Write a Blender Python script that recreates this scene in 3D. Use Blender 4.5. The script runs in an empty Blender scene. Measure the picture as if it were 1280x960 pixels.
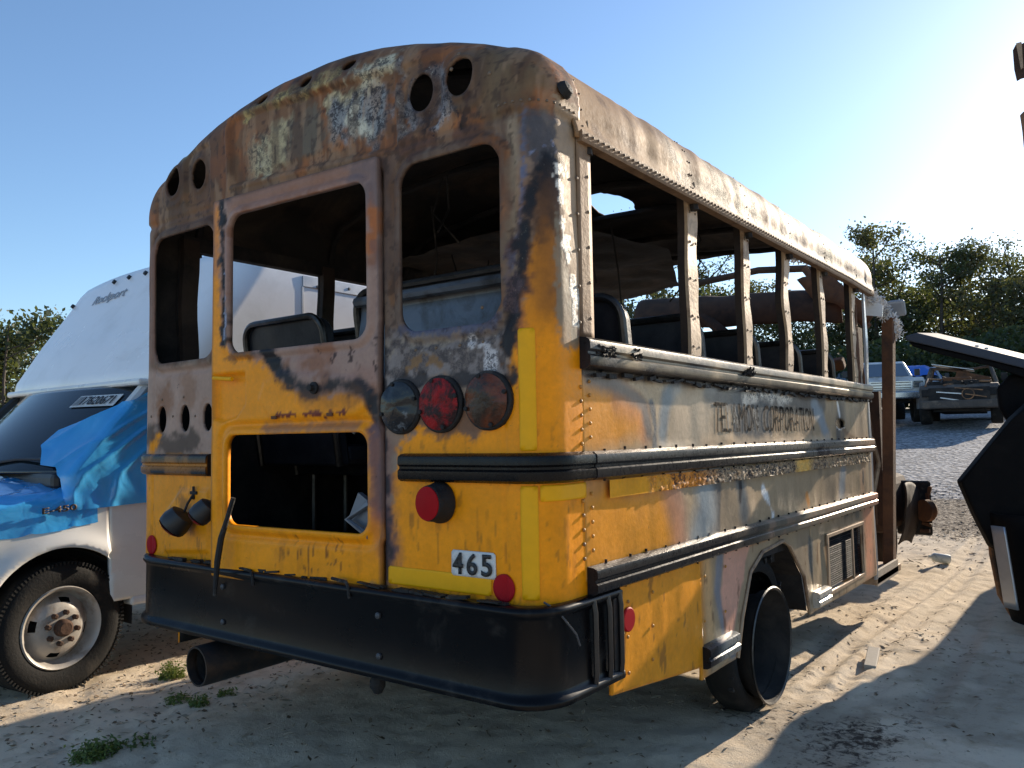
import bpy, bmesh, math, random
import numpy as np
from mathutils import Vector, Matrix
random.seed(7); RNG = np.random.default_rng(7)
SC = bpy.context.scene
COL = SC.collection
rad = math.radians
# ---------------------------------------------------------------- camera, sky, sun, exposure
SUN_AZ, SUN_EL = 7.0, 19.0          # degrees right of the bus axis (+y), above the horizon
cam_data = bpy.data.cameras.new('camera'); cam = bpy.data.objects.new('camera', cam_data); COL.objects.link(cam)
CAMP = Vector((2.466, -1.923, 1.276))
def cam_axes(yaw, pitch, roll):
    cy, sy, cp, sp = math.cos(yaw), math.sin(yaw), math.cos(pitch), math.sin(pitch)
    f = Vector((sy*cp, cy*cp, sp)); r = Vector((cy, -sy, 0)); u = r.cross(f)
    cr, sr = math.cos(roll), math.sin(roll)
    return r*cr+u*sr, u*cr-r*sr, f
_r, _u, _f = cam_axes(-0.6433, 0.0657, -0.0171)
cam.matrix_world = Matrix(((_r.x, _u.x, -_f.x, CAMP.x), (_r.y, _u.y, -_f.y, CAMP.y), (_r.z, _u.z, -_f.z, CAMP.z), (0, 0, 0, 1)))
cam_data.sensor_width = 36; cam_data.lens = 36*1011.1/1280; cam_data.clip_start = 0.05; cam_data.clip_end = 3000
SC.camera = cam
world = bpy.data.worlds.new('World'); SC.world = world; world.use_nodes = True
wn = world.node_tree.nodes; wn.clear()
sky = wn.new('ShaderNodeTexSky'); sky.sky_type = 'NISHITA'; sky.sun_disc = False
sky.sun_elevation = rad(SUN_EL); sky.sun_rotation = rad(SUN_AZ); sky.altitude = 0
sky.air_density = 1.0; sky.dust_density = 0.3; sky.ozone_density = 3.5
bgn = wn.new('ShaderNodeBackground'); bgn.inputs['Strength'].default_value = 0.09
wo = wn.new('ShaderNodeOutputWorld')
world.node_tree.links.new(sky.outputs[0], bgn.inputs[0]); world.node_tree.links.new(bgn.outputs[0], wo.inputs[0])
sl = bpy.data.lights.new('sun', 'SUN'); sun = bpy.data.objects.new('sun', sl); COL.objects.link(sun)
sl.energy = 3.5; sl.angle = rad(0.55); sl.color = (1.0, 0.86, 0.68)
sd = Vector((math.sin(rad(SUN_AZ))*math.cos(rad(SUN_EL)), math.cos(rad(SUN_AZ))*math.cos(rad(SUN_EL)), math.sin(rad(SUN_EL))))
sun.rotation_euler = (-sd).to_track_quat('-Z', 'Y').to_euler(); sun.location = (20, 60, 30)
SC.view_settings.view_transform = 'Standard'; SC.view_settings.look = 'None'
SC.view_settings.exposure = 1.25; SC.view_settings.gamma = 1.0
SC.render.engine = 'CYCLES'
# ---------------------------------------------------------------- helpers
def tag(o, label=None, cat=None, group=None, kind=None):
    if label: o['label'] = label
    if cat: o['category'] = cat
    if group: o['group'] = group
    if kind: o['kind'] = kind
    return o
def empty(name, label, cat, loc=(0, 0, 0), rz=0, group=None):
    o = bpy.data.objects.new(name, None); COL.objects.link(o); o.location = loc; o.rotation_euler = (0, 0, rz)
    o.empty_display_size = .2
    return tag(o, label, cat, group)
def mk(name, V, F, mat=None, parent=None, smooth=False, attrs=None, mats=None, kind=None, autosmooth=None):
    me = bpy.data.meshes.new(name)
    V = np.asarray(V, np.float32).reshape(-1, 3)
    if isinstance(F, np.ndarray):
        k = F.shape[1]; n = len(F)
        me.vertices.add(len(V)); me.vertices.foreach_set('co', V.ravel())
        me.loops.add(n*k); me.loops.foreach_set('vertex_index', F.astype(np.int32).ravel())
        me.polygons.add(n); me.polygons.foreach_set('loop_start', np.arange(0, n*k, k, dtype=np.int32))
        me.polygons.foreach_set('loop_total', np.full(n, k, np.int32))
    else:
        me.from_pydata([tuple(v) for v in V], [], F)
    me.update(calc_edges=True); me.validate()
    for an, arr in (attrs or {}).items():
        at = me.attributes.new(an, 'FLOAT_COLOR', 'POINT')
        at.data.foreach_set('color', np.asarray(arr, np.float32).ravel())
    if mat: me.materials.append(M[mat] if isinstance(mat, str) else mat)
    for m in (mats or []): me.materials.append(M[m])
    if smooth: me.polygons.foreach_set('use_smooth', np.ones(len(me.polygons), bool))
    if smooth and autosmooth: me.set_sharp_from_angle(angle=rad(autosmooth))
    o = bpy.data.objects.new(name, me); COL.objects.link(o)
    if parent is not None: o.parent = parent
    if kind: o['kind'] = kind
    return o
class MB:
    """collects primitive shapes into one mesh"""
    def __init__(s): s.V = []; s.F = []
    def add(s, V, F):
        b = len(s.V); s.V += [tuple(v) for v in V]; s.F += [tuple(i+b for i in f) for f in F]; return s
    def box(s, c, d, M_=None):
        x, y, z = (k/2 for k in d)
        P = [Vector((sx*x, sy*y, sz*z)) for sz in (-1, 1) for sx, sy in ((-1, -1), (1, -1), (1, 1), (-1, 1))]
        if M_ is not None: P = [M_ @ p for p in P]
        P = [p+Vector(c) for p in P]
        return s.add(P, [(3, 2, 1, 0), (4, 5, 6, 7), (0, 1, 5, 4), (1, 2, 6, 5), (2, 3, 7, 6), (3, 0, 4, 7)])
    def tube(s, pts, r, n=8, cap=True):
        pts = [Vector(p) for p in pts]; rs = r if isinstance(r, (list, tuple)) else [r]*len(pts)
        V = []; F = []; prev = None
        for i, p in enumerate(pts):
            t = (pts[min(i+1, len(pts)-1)]-pts[max(i-1, 0)]).normalized()
            if prev is None: u = t.orthogonal().normalized()
            else:
                u = prev-t*prev.dot(t)
                u = u.normalized() if u.length > 1e-6 else t.orthogonal().normalized()
            prev = u; w = t.cross(u)
            for k in range(n):
                a = 2*math.pi*k/n; V.append(p+(u*math.cos(a)+w*math.sin(a))*rs[i])
        for i in range(len(pts)-1):
            for k in range(n): F.append((i*n+k, i*n+(k+1) % n, (i+1)*n+(k+1) % n, (i+1)*n+k))
        if cap: F.append(tuple(range(n))[::-1]); F.append(tuple((len(pts)-1)*n+k for k in range(n)))
        return s.add(V, F)
    def lathe(s, prof, n, org, ax, closed=False, cap0=True):
        """prof: (radius, along-axis) pairs"""
        ax = Vector(ax).normalized(); u = ax.orthogonal().normalized(); w = ax.cross(u); org = Vector(org)
        V = []; F = []; m = len(prof)
        for r, h in prof:
            for k in range(n):
                a = 2*math.pi*k/n; V.append(org+ax*h+(u*math.cos(a)+w*math.sin(a))*r)
        for i in range(m if closed else m-1):
            j = (i+1) % m
            for k in range(n): F.append((i*n+k, i*n+(k+1) % n, j*n+(k+1) % n, j*n+k))
        if not closed:
            if cap0 and prof[0][0] > 1e-5: F.append(tuple(range(n))[::-1])
            if prof[-1][0] > 1e-5: F.append(tuple((m-1)*n+k for k in range(n)))
        return s.add(V, F)
    def prism(s, poly, fn, t0, t1):
        """poly 2D list, fn(u,v,t)->xyz; solid between t0 and t1"""
        n = len(poly); V = [fn(u, v, t0) for u, v in poly]+[fn(u, v, t1) for u, v in poly]
        F = [tuple(range(n))[::-1], tuple(range(n, 2*n))]+[(i, (i+1) % n, n+(i+1) % n, n+i) for i in range(n)]
        return s.add(V, F)
    def build(s, name, mat, parent=None, smooth=False, bevel=0, kind=None, auto=35):
        o = mk(name, s.V, s.F, mat, parent, smooth, kind=kind, autosmooth=auto if smooth else None)
        bm = bmesh.new(); bm.from_mesh(o.data); bmesh.ops.recalc_face_normals(bm, faces=bm.faces); bm.to_mesh(o.data); bm.free()
        if smooth: o.data.set_sharp_from_angle(angle=rad(auto))
        if bevel:
            b = o.modifiers.new('bevel', 'BEVEL'); b.width = bevel; b.segments = 2; b.limit_method = 'ANGLE'; b.angle_limit = rad(40)
        return o
def copy_tree(o, parent=None):
    c = o.copy(); COL.objects.link(c)
    if parent is not None: c.parent = parent
    for ch in [x for x in bpy.data.objects if x.parent == o]: copy_tree(ch, c)
    return c
# numpy noise
def _h(ix, iy, s):
    v = np.sin(ix*127.1+iy*311.7+s*74.7)*43758.5453
    return v-np.floor(v)
def vn(x, y, s=0):
    ix = np.floor(x); iy = np.floor(y); fx = x-ix; fy = y-iy
    fx = fx*fx*(3-2*fx); fy = fy*fy*(3-2*fy)
    return (_h(ix, iy, s)*(1-fx)+_h(ix+1, iy, s)*fx)*(1-fy)+(_h(ix, iy+1, s)*(1-fx)+_h(ix+1, iy+1, s)*fx)*fy
def fbm(x, y, oc=4, s=0):
    r = 0; a = .5; t = 0
    for i in range(oc):
        r = r+a*vn(x*2**i+17*i, y*2**i-9*i, s+i); t += a; a *= .55
    return r/t
def sstep(a, b, x):
    t = np.clip((x-a)/(b-a), 0, 1); return t*t*(3-2*t)
def seg_dist(x, y, pts):
    d = np.full(np.shape(x), 1e9)
    for (ax, ay), (bx, by) in zip(pts[:-1], pts[1:]):
        dx, dy = bx-ax, by-ay; L = dx*dx+dy*dy+1e-12
        t = np.clip(((x-ax)*dx+(y-ay)*dy)/L, 0, 1)
        d = np.minimum(d, np.hypot(x-ax-t*dx, y-ay-t*dy))
    return d
def poly_sd(x, y, pts):
    """negative inside"""
    d = seg_dist(x, y, list(pts)+[pts[0]]); ins = np.zeros(np.shape(x), bool)
    n = len(pts)
    for i in range(n):
        (ax, ay), (bx, by) = pts[i], pts[(i+1) % n]
        if ay == by: continue
        c = (ay > y) != (by > y); ins ^= c & (x < (bx-ax)*(y-ay)/(by-ay)+ax)
    return np.where(ins, -d, d)
def rrect(x, y, cx, cy, hw, hh, r):
    qx = np.abs(x-cx)-hw+r; qy = np.abs(y-cy)-hh+r
    return np.hypot(np.maximum(qx, 0), np.maximum(qy, 0))+np.minimum(np.maximum(qx, qy), 0)-r
def ell(x, y, cx, cy, rx, ry):
    k = np.hypot((x-cx)/rx, (y-cy)/ry); return (k-1)*min(rx, ry)
def pal(r, g, b, k=.62):
    f = lambda c: ((c/255+.055)/1.055)**2.4 if c > 10 else c/255/12.92
    return np.minimum(np.array([f(r), f(g), f(b)])/k, .85)
class Paint:
    """colour, char speckle, metalness and roughness over a surface's own (u,v) metres"""
    def __init__(s, u, v, base, rough=.6, metal=0.0):
        s.u, s.v = u, v; n = u.shape
        s.c = np.ones(n+(3,))*base; s.ch = np.zeros(n); s.me = np.full(n, metal); s.ro = np.full(n, rough)
        s.wu = fbm(u*14, v*14, 4, 3)-.5; s.wv = fbm(u*45, v*45, 3, 11)-.5
    def mix(s, m, col=None, ch=None, me=None, ro=None):
        if col is not None: s.c = s.c*(1-m[..., None])+np.asarray(col)*m[..., None]
        for k, val in (('ch', ch), ('me', me), ('ro', ro)):
            if val is not None: setattr(s, k, getattr(s, k)*(1-m)+val*m)
        return s
    def poly(s, pts, soft=.02, n=.05, n2=.03):
        return sstep(soft, -soft, poly_sd(s.u, s.v, pts)+s.wu*n*2+s.wv*n2*2)
    def stroke(s, pts, r, soft=.5, n=.03, n2=.022):
        if isinstance(pts, tuple): pts = [pts, (pts[0]+1e-4, pts[1])]
        return sstep(r*(1+soft), r*(1-soft), seg_dist(s.u, s.v, pts)+s.wu*n*2+s.wv*n2*2)
    def noise(s, f, lo, hi, seed=0, fy=None):
        return sstep(lo, hi, fbm(s.u*f, s.v*(fy or f), 4, seed))
    def attrs(s):
        return {'Col': np.concatenate([s.c, s.ch[..., None]], -1).reshape(-1, 4),
                'Fx': np.stack([s.me, s.ro, s.me*0, s.me*0+1], -1).reshape(-1, 4)}
def grid_cut(u0, u1, v0, v1, st, keep=None, sv=None):
    """regular grid in (u,v); faces outside keep(u,v)>0 removed, the edge vertices snapped on to the outline"""
    nu = max(2, int(round((u1-u0)/st))+1); nv = max(2, int(round((v1-v0)/(sv or st)))+1)
    U, Vv = np.meshgrid(np.linspace(u0, u1, nu), np.linspace(v0, v1, nv)); U = U.ravel(); Vv = Vv.ravel()
    i = np.arange(nu*nv).reshape(nv, nu)
    F = np.stack([i[:-1, :-1], i[:-1, 1:], i[1:, 1:], i[1:, :-1]], -1).reshape(-1, 4)
    if keep is not None:
        k = keep(U, Vv); F = F[(k[F] > -.5*st).all(1)]
        for _ in range(0):
            k = keep(U, Vv); e = st*.05
            gx = (keep(U+e, Vv)-keep(U-e, Vv))/(2*e); gy = (keep(U, Vv+e)-keep(U, Vv-e))/(2*e)
            L = gx*gx+gy*gy+1e-9; m = k < .5*st
            U = np.where(m, U-k*gx/L, U); Vv = np.where(m, Vv-k*gy/L, Vv)
        ed_ = np.sort(np.concatenate([F[:, [0, 1]], F[:, [1, 2]], F[:, [2, 3]], F[:, [3, 0]]]), 1); key = ed_[:, 0].astype(np.int64)*len(U)+ed_[:, 1]
        uq, cn = np.unique(key, return_counts=True); bv = uq[cn == 1]; bd = np.zeros(len(U), bool); bd[bv//len(U)] = True; bd[bv % len(U)] = True
        for _ in range(2):
            k = keep(U, Vv); e = st*.05
            gx = (keep(U+e, Vv)-keep(U-e, Vv))/(2*e); gy = (keep(U, Vv+e)-keep(U, Vv-e))/(2*e)
            L = gx*gx+gy*gy+1e-6; m = bd & (np.abs(k) < 1.5*st)
            U = np.where(m, U-np.clip(k*gx/L, -st, st), U); Vv = np.where(m, Vv-np.clip(k*gy/L, -st, st), Vv)
        used = np.unique(F); mp = np.full(len(U), -1); mp[used] = np.arange(len(used))
        U, Vv, F = U[used], Vv[used], mp[F]
    return U, Vv, F
def solidify(o, t, off=-1, mo=0):
    s = o.modifiers.new('thick', 'SOLIDIFY'); s.thickness = t; s.offset = off; s.material_offset = mo; s.material_offset_rim = 0; return o
# ---------------------------------------------------------------- materials
M = {}
def newmat(name):
    m = bpy.data.materials.new(name); m.use_nodes = True; nt = m.node_tree; nt.nodes.clear()
    out = nt.nodes.new('ShaderNodeOutputMaterial'); b = nt.nodes.new('ShaderNodeBsdfPrincipled')
    nt.links.new(b.outputs[0], out.inputs[0]); M[name] = m
    return m, nt, b, out
def N(nt, t, **kw):
    n = nt.nodes.new('ShaderNode'+t)
    for k, v in kw.items():
        if k.startswith('i_'):
            key = k[2:]; key = int(key) if key.isdigit() else key
            n.inputs[key].default_value = v
        else: setattr(n, k, v)
    return n
def noise(nt, scale, detail=4, rough=.55, co=None, dist=0):
    n = N(nt, 'TexNoise'); n.inputs['Scale'].default_value = scale; n.inputs['Detail'].default_value = detail
    n.inputs['Roughness'].default_value = rough; n.inputs['Distortion'].default_value = dist
    if co is not None: nt.links.new(co, n.inputs['Vector'])
    return n
def objco(nt): return N(nt, 'TexCoord').outputs['Object']
def ramp(nt, fac, stops):
    r = N(nt, 'ValToRGB'); e = r.color_ramp.elements
    while len(e) < len(stops): e.new(.5)
    for el, (p, c) in zip(e, stops):
        el.position = p; el.color = tuple(c)+(1,) if len(c) == 3 else c
    nt.links.new(fac, r.inputs[0]); return r.outputs[0]
def mixc(nt, fac, a, b, mode='MIX'):
    n = N(nt, 'Mix', data_type='RGBA', blend_type=mode)
    for s, v in ((n.inputs[0], fac), (n.inputs[6], a), (n.inputs[7], b)):
        if hasattr(v, 'is_output'): nt.links.new(v, s)
        elif isinstance(v, (int, float)): s.default_value = v
        else: s.default_value = tuple(v)+((1,) if len(v) == 3 else ())
    return n.outputs[2]
def math_(nt, op, a, b=0.0, c=None):
    n = N(nt, 'Math', operation=op)
    for s, v in zip(n.inputs, (a, b, c)):
        if v is None: continue
        if hasattr(v, 'is_output'): nt.links.new(v, s)
        else: s.default_value = v
    return n.outputs[0]
def bump(nt, bsdf, h, strength, dist=.01, prev=None):
    b = N(nt, 'Bump'); b.inputs['Strength'].default_value = strength; b.inputs['Distance'].default_value = dist
    nt.links.new(h, b.inputs['Height'])
    if prev is not None: nt.links.new(prev, b.inputs['Normal'])
    nt.links.new(b.outputs[0], bsdf.inputs['Normal']); return b.outputs[0]
def simple(name, col, rough=.6, metal=0.0, var=.25, scale=8, bmp=.15, bscale=60, spec=.5, dirt=None, dscale=3, dlo=.45, dhi=.7, coat=0):
    m, nt, b, out = newmat(name); co = objco(nt)
    n1 = noise(nt, scale, 5, .6, co)
    c = mixc(nt, math_(nt, 'MULTIPLY', n1.outputs[0], 1.0), [x*(1-var) for x in col], [min(1, x*(1+var)) for x in col])
    if dirt is not None:
        n2 = noise(nt, dscale, 6, .65, co, .4)
        c = mixc(nt, ramp(nt, n2.outputs[0], [(dlo, (0, 0, 0)), (dhi, (1, 1, 1))]), c, dirt)
    nt.links.new(c, b.inputs['Base Color']); b.inputs['Metallic'].default_value = metal
    rr = N(nt, 'MapRange'); rr.inputs[3].default_value = max(.03, rough-.1); rr.inputs[4].default_value = min(1, rough+.12)
    nt.links.new(n1.outputs[0], rr.inputs[0]); nt.links.new(rr.outputs[0], b.inputs['Roughness'])
    b.inputs['Specular IOR Level'].default_value = spec; b.inputs['Coat Weight'].default_value = coat
    if bmp: bump(nt, b, noise(nt, bscale, 5, .6, co).outputs[0], bmp, .006)
    return m
def mat_body():
    m, nt, b, out = newmat('burnt_body'); co = objco(nt)
    at = N(nt, 'Attribute', attribute_name='Col'); fx = N(nt, 'Attribute', attribute_name='Fx')
    sx = N(nt, 'SeparateColor'); nt.links.new(fx.outputs['Color'], sx.inputs[0])
    n1 = noise(nt, 9, 6, .65, co); n2 = noise(nt, 55, 5, .6, co); n3 = noise(nt, 105, 6, .78, co, .35); n4 = noise(nt, 26, 6, .7, co, .6)
    v1 = N(nt, 'MapRange', i_3=.72, i_4=1.26); nt.links.new(n1.outputs[0], v1.inputs[0])
    v2 = N(nt, 'MapRange', i_3=.80, i_4=1.2); nt.links.new(n2.outputs[0], v2.inputs[0])
    cc = N(nt, 'VectorMath', operation='SCALE'); nt.links.new(at.outputs['Color'], cc.inputs[0]); nt.links.new(math_(nt, 'MULTIPLY', v1.outputs[0], v2.outputs[0]), cc.inputs['Scale'])
    c = cc.outputs[0]
    # small soot specks everywhere, granular blistered char where alpha says so
    sp = ramp(nt, n4.outputs[0], [(.66, (0, 0, 0)), (.72, (1, 1, 1))])
    c = mixc(nt, math_(nt, 'MULTIPLY', sp, .55), c, (.035, .03, .03))
    cg = math_(nt, 'ADD', n3.outputs[0], math_(nt, 'MULTIPLY', math_(nt, 'SUBTRACT', n4.outputs[0], .5), .9))
    g = math_(nt, 'MULTIPLY', ramp(nt, cg, [(.49, (0, 0, 0)), (.57, (1, 1, 1))]), at.outputs['Alpha'])
    c = mixc(nt, g, c, (.025, .024, .03))
    g2 = math_(nt, 'MULTIPLY', ramp(nt, cg, [(.26, (1, 1, 1)), (.36, (0, 0, 0))]), at.outputs['Alpha'])
    c = mixc(nt, math_(nt, 'MULTIPLY', g2, .8), c, (.50, .46, .38))
    b.inputs['Specular IOR Level'].default_value = .2
    nt.links.new(c, b.inputs['Base Color']); nt.links.new(sx.outputs[0], b.inputs['Metallic'])
    ro = math_(nt, 'ADD', sx.outputs[1], math_(nt, 'MULTIPLY', math_(nt, 'SUBTRACT', n2.outputs[0], .5), .3))
    nt.links.new(math_(nt, 'MAXIMUM', ro, .08), b.inputs['Roughness'])
    p = bump(nt, b, n1.outputs[0], .12, .012)
    p = bump(nt, b, n2.outputs[0], .18, .004, p)
    bump(nt, b, math_(nt, 'MULTIPLY', n3.outputs[0], math_(nt, 'ADD', at.outputs['Alpha'], .08)), .5, .006, p)
mat_body()
simple('soot', (.018, .017, .017), .85, 0, .6, 12, .5, 40, .3, dirt=(.055, .045, .038), dscale=4)
simple('soot_ceiling', (.022, .019, .017), .8, 0, .6, 6, .6, 25, .3, dirt=(.09, .062, .042), dscale=2.2, dlo=.5, dhi=.75)
simple('rust_soot', (.045, .030, .022), .8, 0, .5, 10, .3, 60, .3, dirt=(.015, .013, .012), dscale=5)
simple('rust', (.15, .065, .03), .85, 0, .5, 10, .4, 60, .3, dirt=(.05, .03, .022), dscale=5)
simple('roof_rust', (.24, .15, .085), .65, .1, .4, 12, .3, 60, .3, dirt=(.10, .055, .03), dscale=6, dlo=.5, dhi=.7)
simple('rust_dark', (.085, .045, .028), .85, 0, .5, 9, .4, 60, .3, dirt=(.03, .022, .018), dscale=4)
simple('tan_steel', (.36, .25, .16), .6, .2, .35, 14, .3, 60, .4, dirt=(.12, .06, .03), dscale=7, dlo=.52, dhi=.7)
simple('post_tan', (.52, .36, .22), .55, .1, .35, 14, .3, 60, .4, dirt=(.16, .08, .04), dscale=7, dlo=.52, dhi=.7)
simple('black_trim', (.012, .012, .014), .32, 0, .3, 12, .12, 70, .5, dirt=(.05, .048, .045), dscale=4, dlo=.5, dhi=.8)
simple('black_bumper', (.004, .004, .005), .28, 0, .3, 5, .14, 9, .18, dirt=(.05, .045, .04), dscale=7, dlo=.56, dhi=.9)
simple('rubber', (.012, .0115, .011), .8, 0, .4, 20, .4, 80, .25, dirt=(.06, .05, .04), dscale=6, dlo=.55, dhi=.8)
simple('charred', (.012, .011, .011), .7, 0, .6, 25, .9, 60, .4, dirt=(.10, .085, .07), dscale=9, dlo=.56, dhi=.7)
simple('steel_dark', (.022, .022, .023), .55, .4, .4, 10, .2, 50, .5, dirt=(.09, .05, .03), dscale=6)
simple('bolt', (.07, .07, .075), .55, .3, .3, 20, .1)
simple('red_lens', (.34, .008, .012), .5, 0, .15, 20, .1, 120, .06)
simple('red_lens_burnt', (.26, .010, .012), .4, 0, .5, 30, .9, 55, .15, dirt=(.03, .012, .012), dscale=16, dlo=.44, dhi=.56)
simple('amber_lens_burnt', (.12, .030, .010), .25, 0, .5, 10, .7, 30, .25, dirt=(.03, .018, .012), dscale=9, dlo=.47, dhi=.6)
simple('black_lens', (.012, .013, .016), .18, 0, .5, 8, .6, 18, .3, dirt=(.2, .21, .22), dscale=7, dlo=.58, dhi=.66)
simple('reflector_red', (.36, .010, .016), .5, 0, .1, 30, .03, 60, .08)
simple('tape_yellow', (.84, .40, .006), .45, 0, .12, 25, .05, 200, .2)
simple('bonnet_grey', (.06, .07, .09), .65, .0, .2, 8, .05, 60, .2)
simple('rivet_yellow', (.55, .24, .03), .5, 0, .3, 40, 0, dirt=(.10, .07, .04), dscale=30)
simple('rivet_tan', (.17, .12, .08), .6, .2, .4, 40, 0)
simple('plate_white', (.62, .62, .60), .5, 0, .1, 20, .05, 90, dirt=(.30, .28, .26), dscale=24, dlo=.5, dhi=.75)
simple('ink', (.012, .012, .014), .5, 0, .1, 20, 0)
simple('ink_burnt', (.030, .026, .023), .9, 0, .5, 40, .1, 80, .02, dirt=(.20, .165, .13), dscale=34, dlo=.52, dhi=.66)
simple('ink_pale', (.34, .32, .28), .9, 0, .3, 40, .1, 80, .02, dirt=(.04, .035, .03), dscale=30, dlo=.46, dhi=.54)
simple('seat_vinyl', (.014, .016, .022), .5, 0, .4, 8, .3, 40, .4, dirt=(.04, .04, .045), dscale=5)
simple('seat_panel', (.13, .15, .18), .45, .3, .4, 5, .25, 30, .5, dirt=(.04, .035, .03), dscale=6, dlo=.48, dhi=.7)
simple('seat_tube', (.09, .085, .08), .35, .8, .4, 14, .2, 60, .5, dirt=(.02, .02, .02), dscale=8)
simple('insulation', (.72, .70, .68), .95, 0, .3, 12, .6, 60, .1, dirt=(.4, .38, .36), dscale=9)
simple('white_paint', (.74, .73, .70), .28, 0, .04, 3, .02, 30, .5, dirt=(.58, .55, .49), dscale=2.2, dlo=.5, dhi=.85, coat=.3)
simple('fibreglass', (.82, .82, .82), .24, 0, .05, 2, .06, 14, .5, dirt=(.66, .65, .63), dscale=3, dlo=.5, dhi=.85)
simple('rim_paint', (.40, .37, .33), .45, .2, .25, 9, .1, 60, .5, dirt=(.16, .11, .07), dscale=8, dlo=.5, dhi=.75)
simple('plastic_black', (.014, .014, .015), .45, 0, .3, 10, .1)
simple('wood', (.36, .31, .25), .75, 0, .25, 14, .3, 70)
simple('leaf_litter', (.13, .085, .05), .9, 0, .5, 2.5, 0)
simple('leaf_litter_pale', (.30, .24, .17), .9, 0, .4, 2.5, 0)
simple('bark', (.075, .06, .048), .9, 0, .4, 9, .6, 20)
simple('can_white', (.7, .72, .68), .4, 0, .15, 20, .05, 60, dirt=(.3, .34, .28), dscale=16, dlo=.5, dhi=.7)
simple('truck_white', (.62, .60, .57), .4, 0, .1, 4, .03, 30, dirt=(.35, .31, .26), dscale=2.5)
simple('truck_chrome', (.45, .46, .48), .25, .9, .2, 6, .03)
simple('truck_dark', (.02, .02, .022), .5, 0, .3, 6, .1)
simple('burnt_truck', (.085, .07, .06), .75, .2, .5, 5, .4, 25, .4, dirt=(.2, .15, .11), dscale=3.5, dlo=.5, dhi=.68)
simple('dark_wreck', (.004, .004, .0045), .75, 0, .4, 6, .3, 30, .15, dirt=(.009, .008, .008), dscale=4)
simple('dull_alu', (.42, .44, .47), .35, .6, .2, 8, .1, 60)
simple('rusty_edge', (.30, .15, .07), .6, .2, .4, 12, .3, 60, .4, dirt=(.06, .04, .03), dscale=7)
simple('tarp_blue', (.03, .13, .5), .35, 0, .25, 6, .3, 25)
simple('grey_paint', (.28, .30, .33), .35, 0, .15, 6, .05)
def glass(name, col, rough=.05, tr=.6):
    m, nt, b, out = newmat(name)
    b.inputs['Base Color'].default_value = col+(1,); b.inputs['Roughness'].default_value = rough
    b.inputs['Transmission Weight'].default_value = tr; b.inputs['IOR'].default_value = 1.45
glass('van_glass', (.012, .018, .022), .04, .3)
glass('truck_glass', (.05, .07, .09), .05, .2)
def mat_film():
    m, nt, b, out = newmat('blue_film'); co = objco(nt)
    n1 = noise(nt, 3.5, 4, .6, co, .8)
    c = mixc(nt, n1.outputs[0], (.035, .36, .88), (.10, .55, .95))
    nt.links.new(c, b.inputs['Base Color']); b.inputs['Roughness'].default_value = .14
    b.inputs['Coat Weight'].default_value = .6; b.inputs['Coat Roughness'].default_value = .05
    mp = N(nt, 'Mapping'); mp.inputs['Scale'].default_value = (3, 9, 9); nt.links.new(co, mp.inputs[0])
    w = noise(nt, 1.3, 2, .5, mp.outputs[0], .6)
    bump(nt, b, w.outputs[0], .22, .02)
    t = N(nt, 'BsdfTransparent'); t.inputs[0].default_value = (.15, .55, .98, 1)
    mx = N(nt, 'MixShader'); mx.inputs[0].default_value = .24
    nt.links.new(b.outputs[0], mx.inputs[1]); nt.links.new(t.outputs[0], mx.inputs[2]); nt.links.new(mx.outputs[0], out.inputs[0])
mat_film()
def mat_leaf(name, c1, c2, c3):
    m, nt, b, out = newmat(name)
    gi = N(nt, 'NewGeometry'); oi = N(nt, 'ObjectInfo')
    rnd = gi.outputs['Random Per Island']
    c = ramp(nt, rnd, [(0, c1), (.6, c2), (1, c3)])
    nt.links.new(c, b.inputs['Base Color']); b.inputs['Roughness'].default_value = .6
    t = N(nt, 'BsdfTranslucent'); nt.links.new(mixc(nt, .5, c, (.25, .28, .05)), t.inputs[0])
    mx = N(nt, 'MixShader'); mx.inputs[0].default_value = .28
    nt.links.new(b.outputs[0], mx.inputs[1]); nt.links.new(t.outputs[0], mx.inputs[2]); nt.links.new(mx.outputs[0], out.inputs[0])
mat_leaf('leaf_green', (.026, .040, .018), (.040, .060, .022), (.075, .082, .028))
mat_leaf('leaf_dark', (.022, .038, .016), (.035, .055, .02), (.06, .075, .026))
mat_leaf('leaf_olive', (.045, .052, .024), (.075, .074, .028), (.13, .09, .032))
mat_leaf('weed_green', (.06, .10, .02), (.10, .15, .03), (.16, .2, .05))
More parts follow.
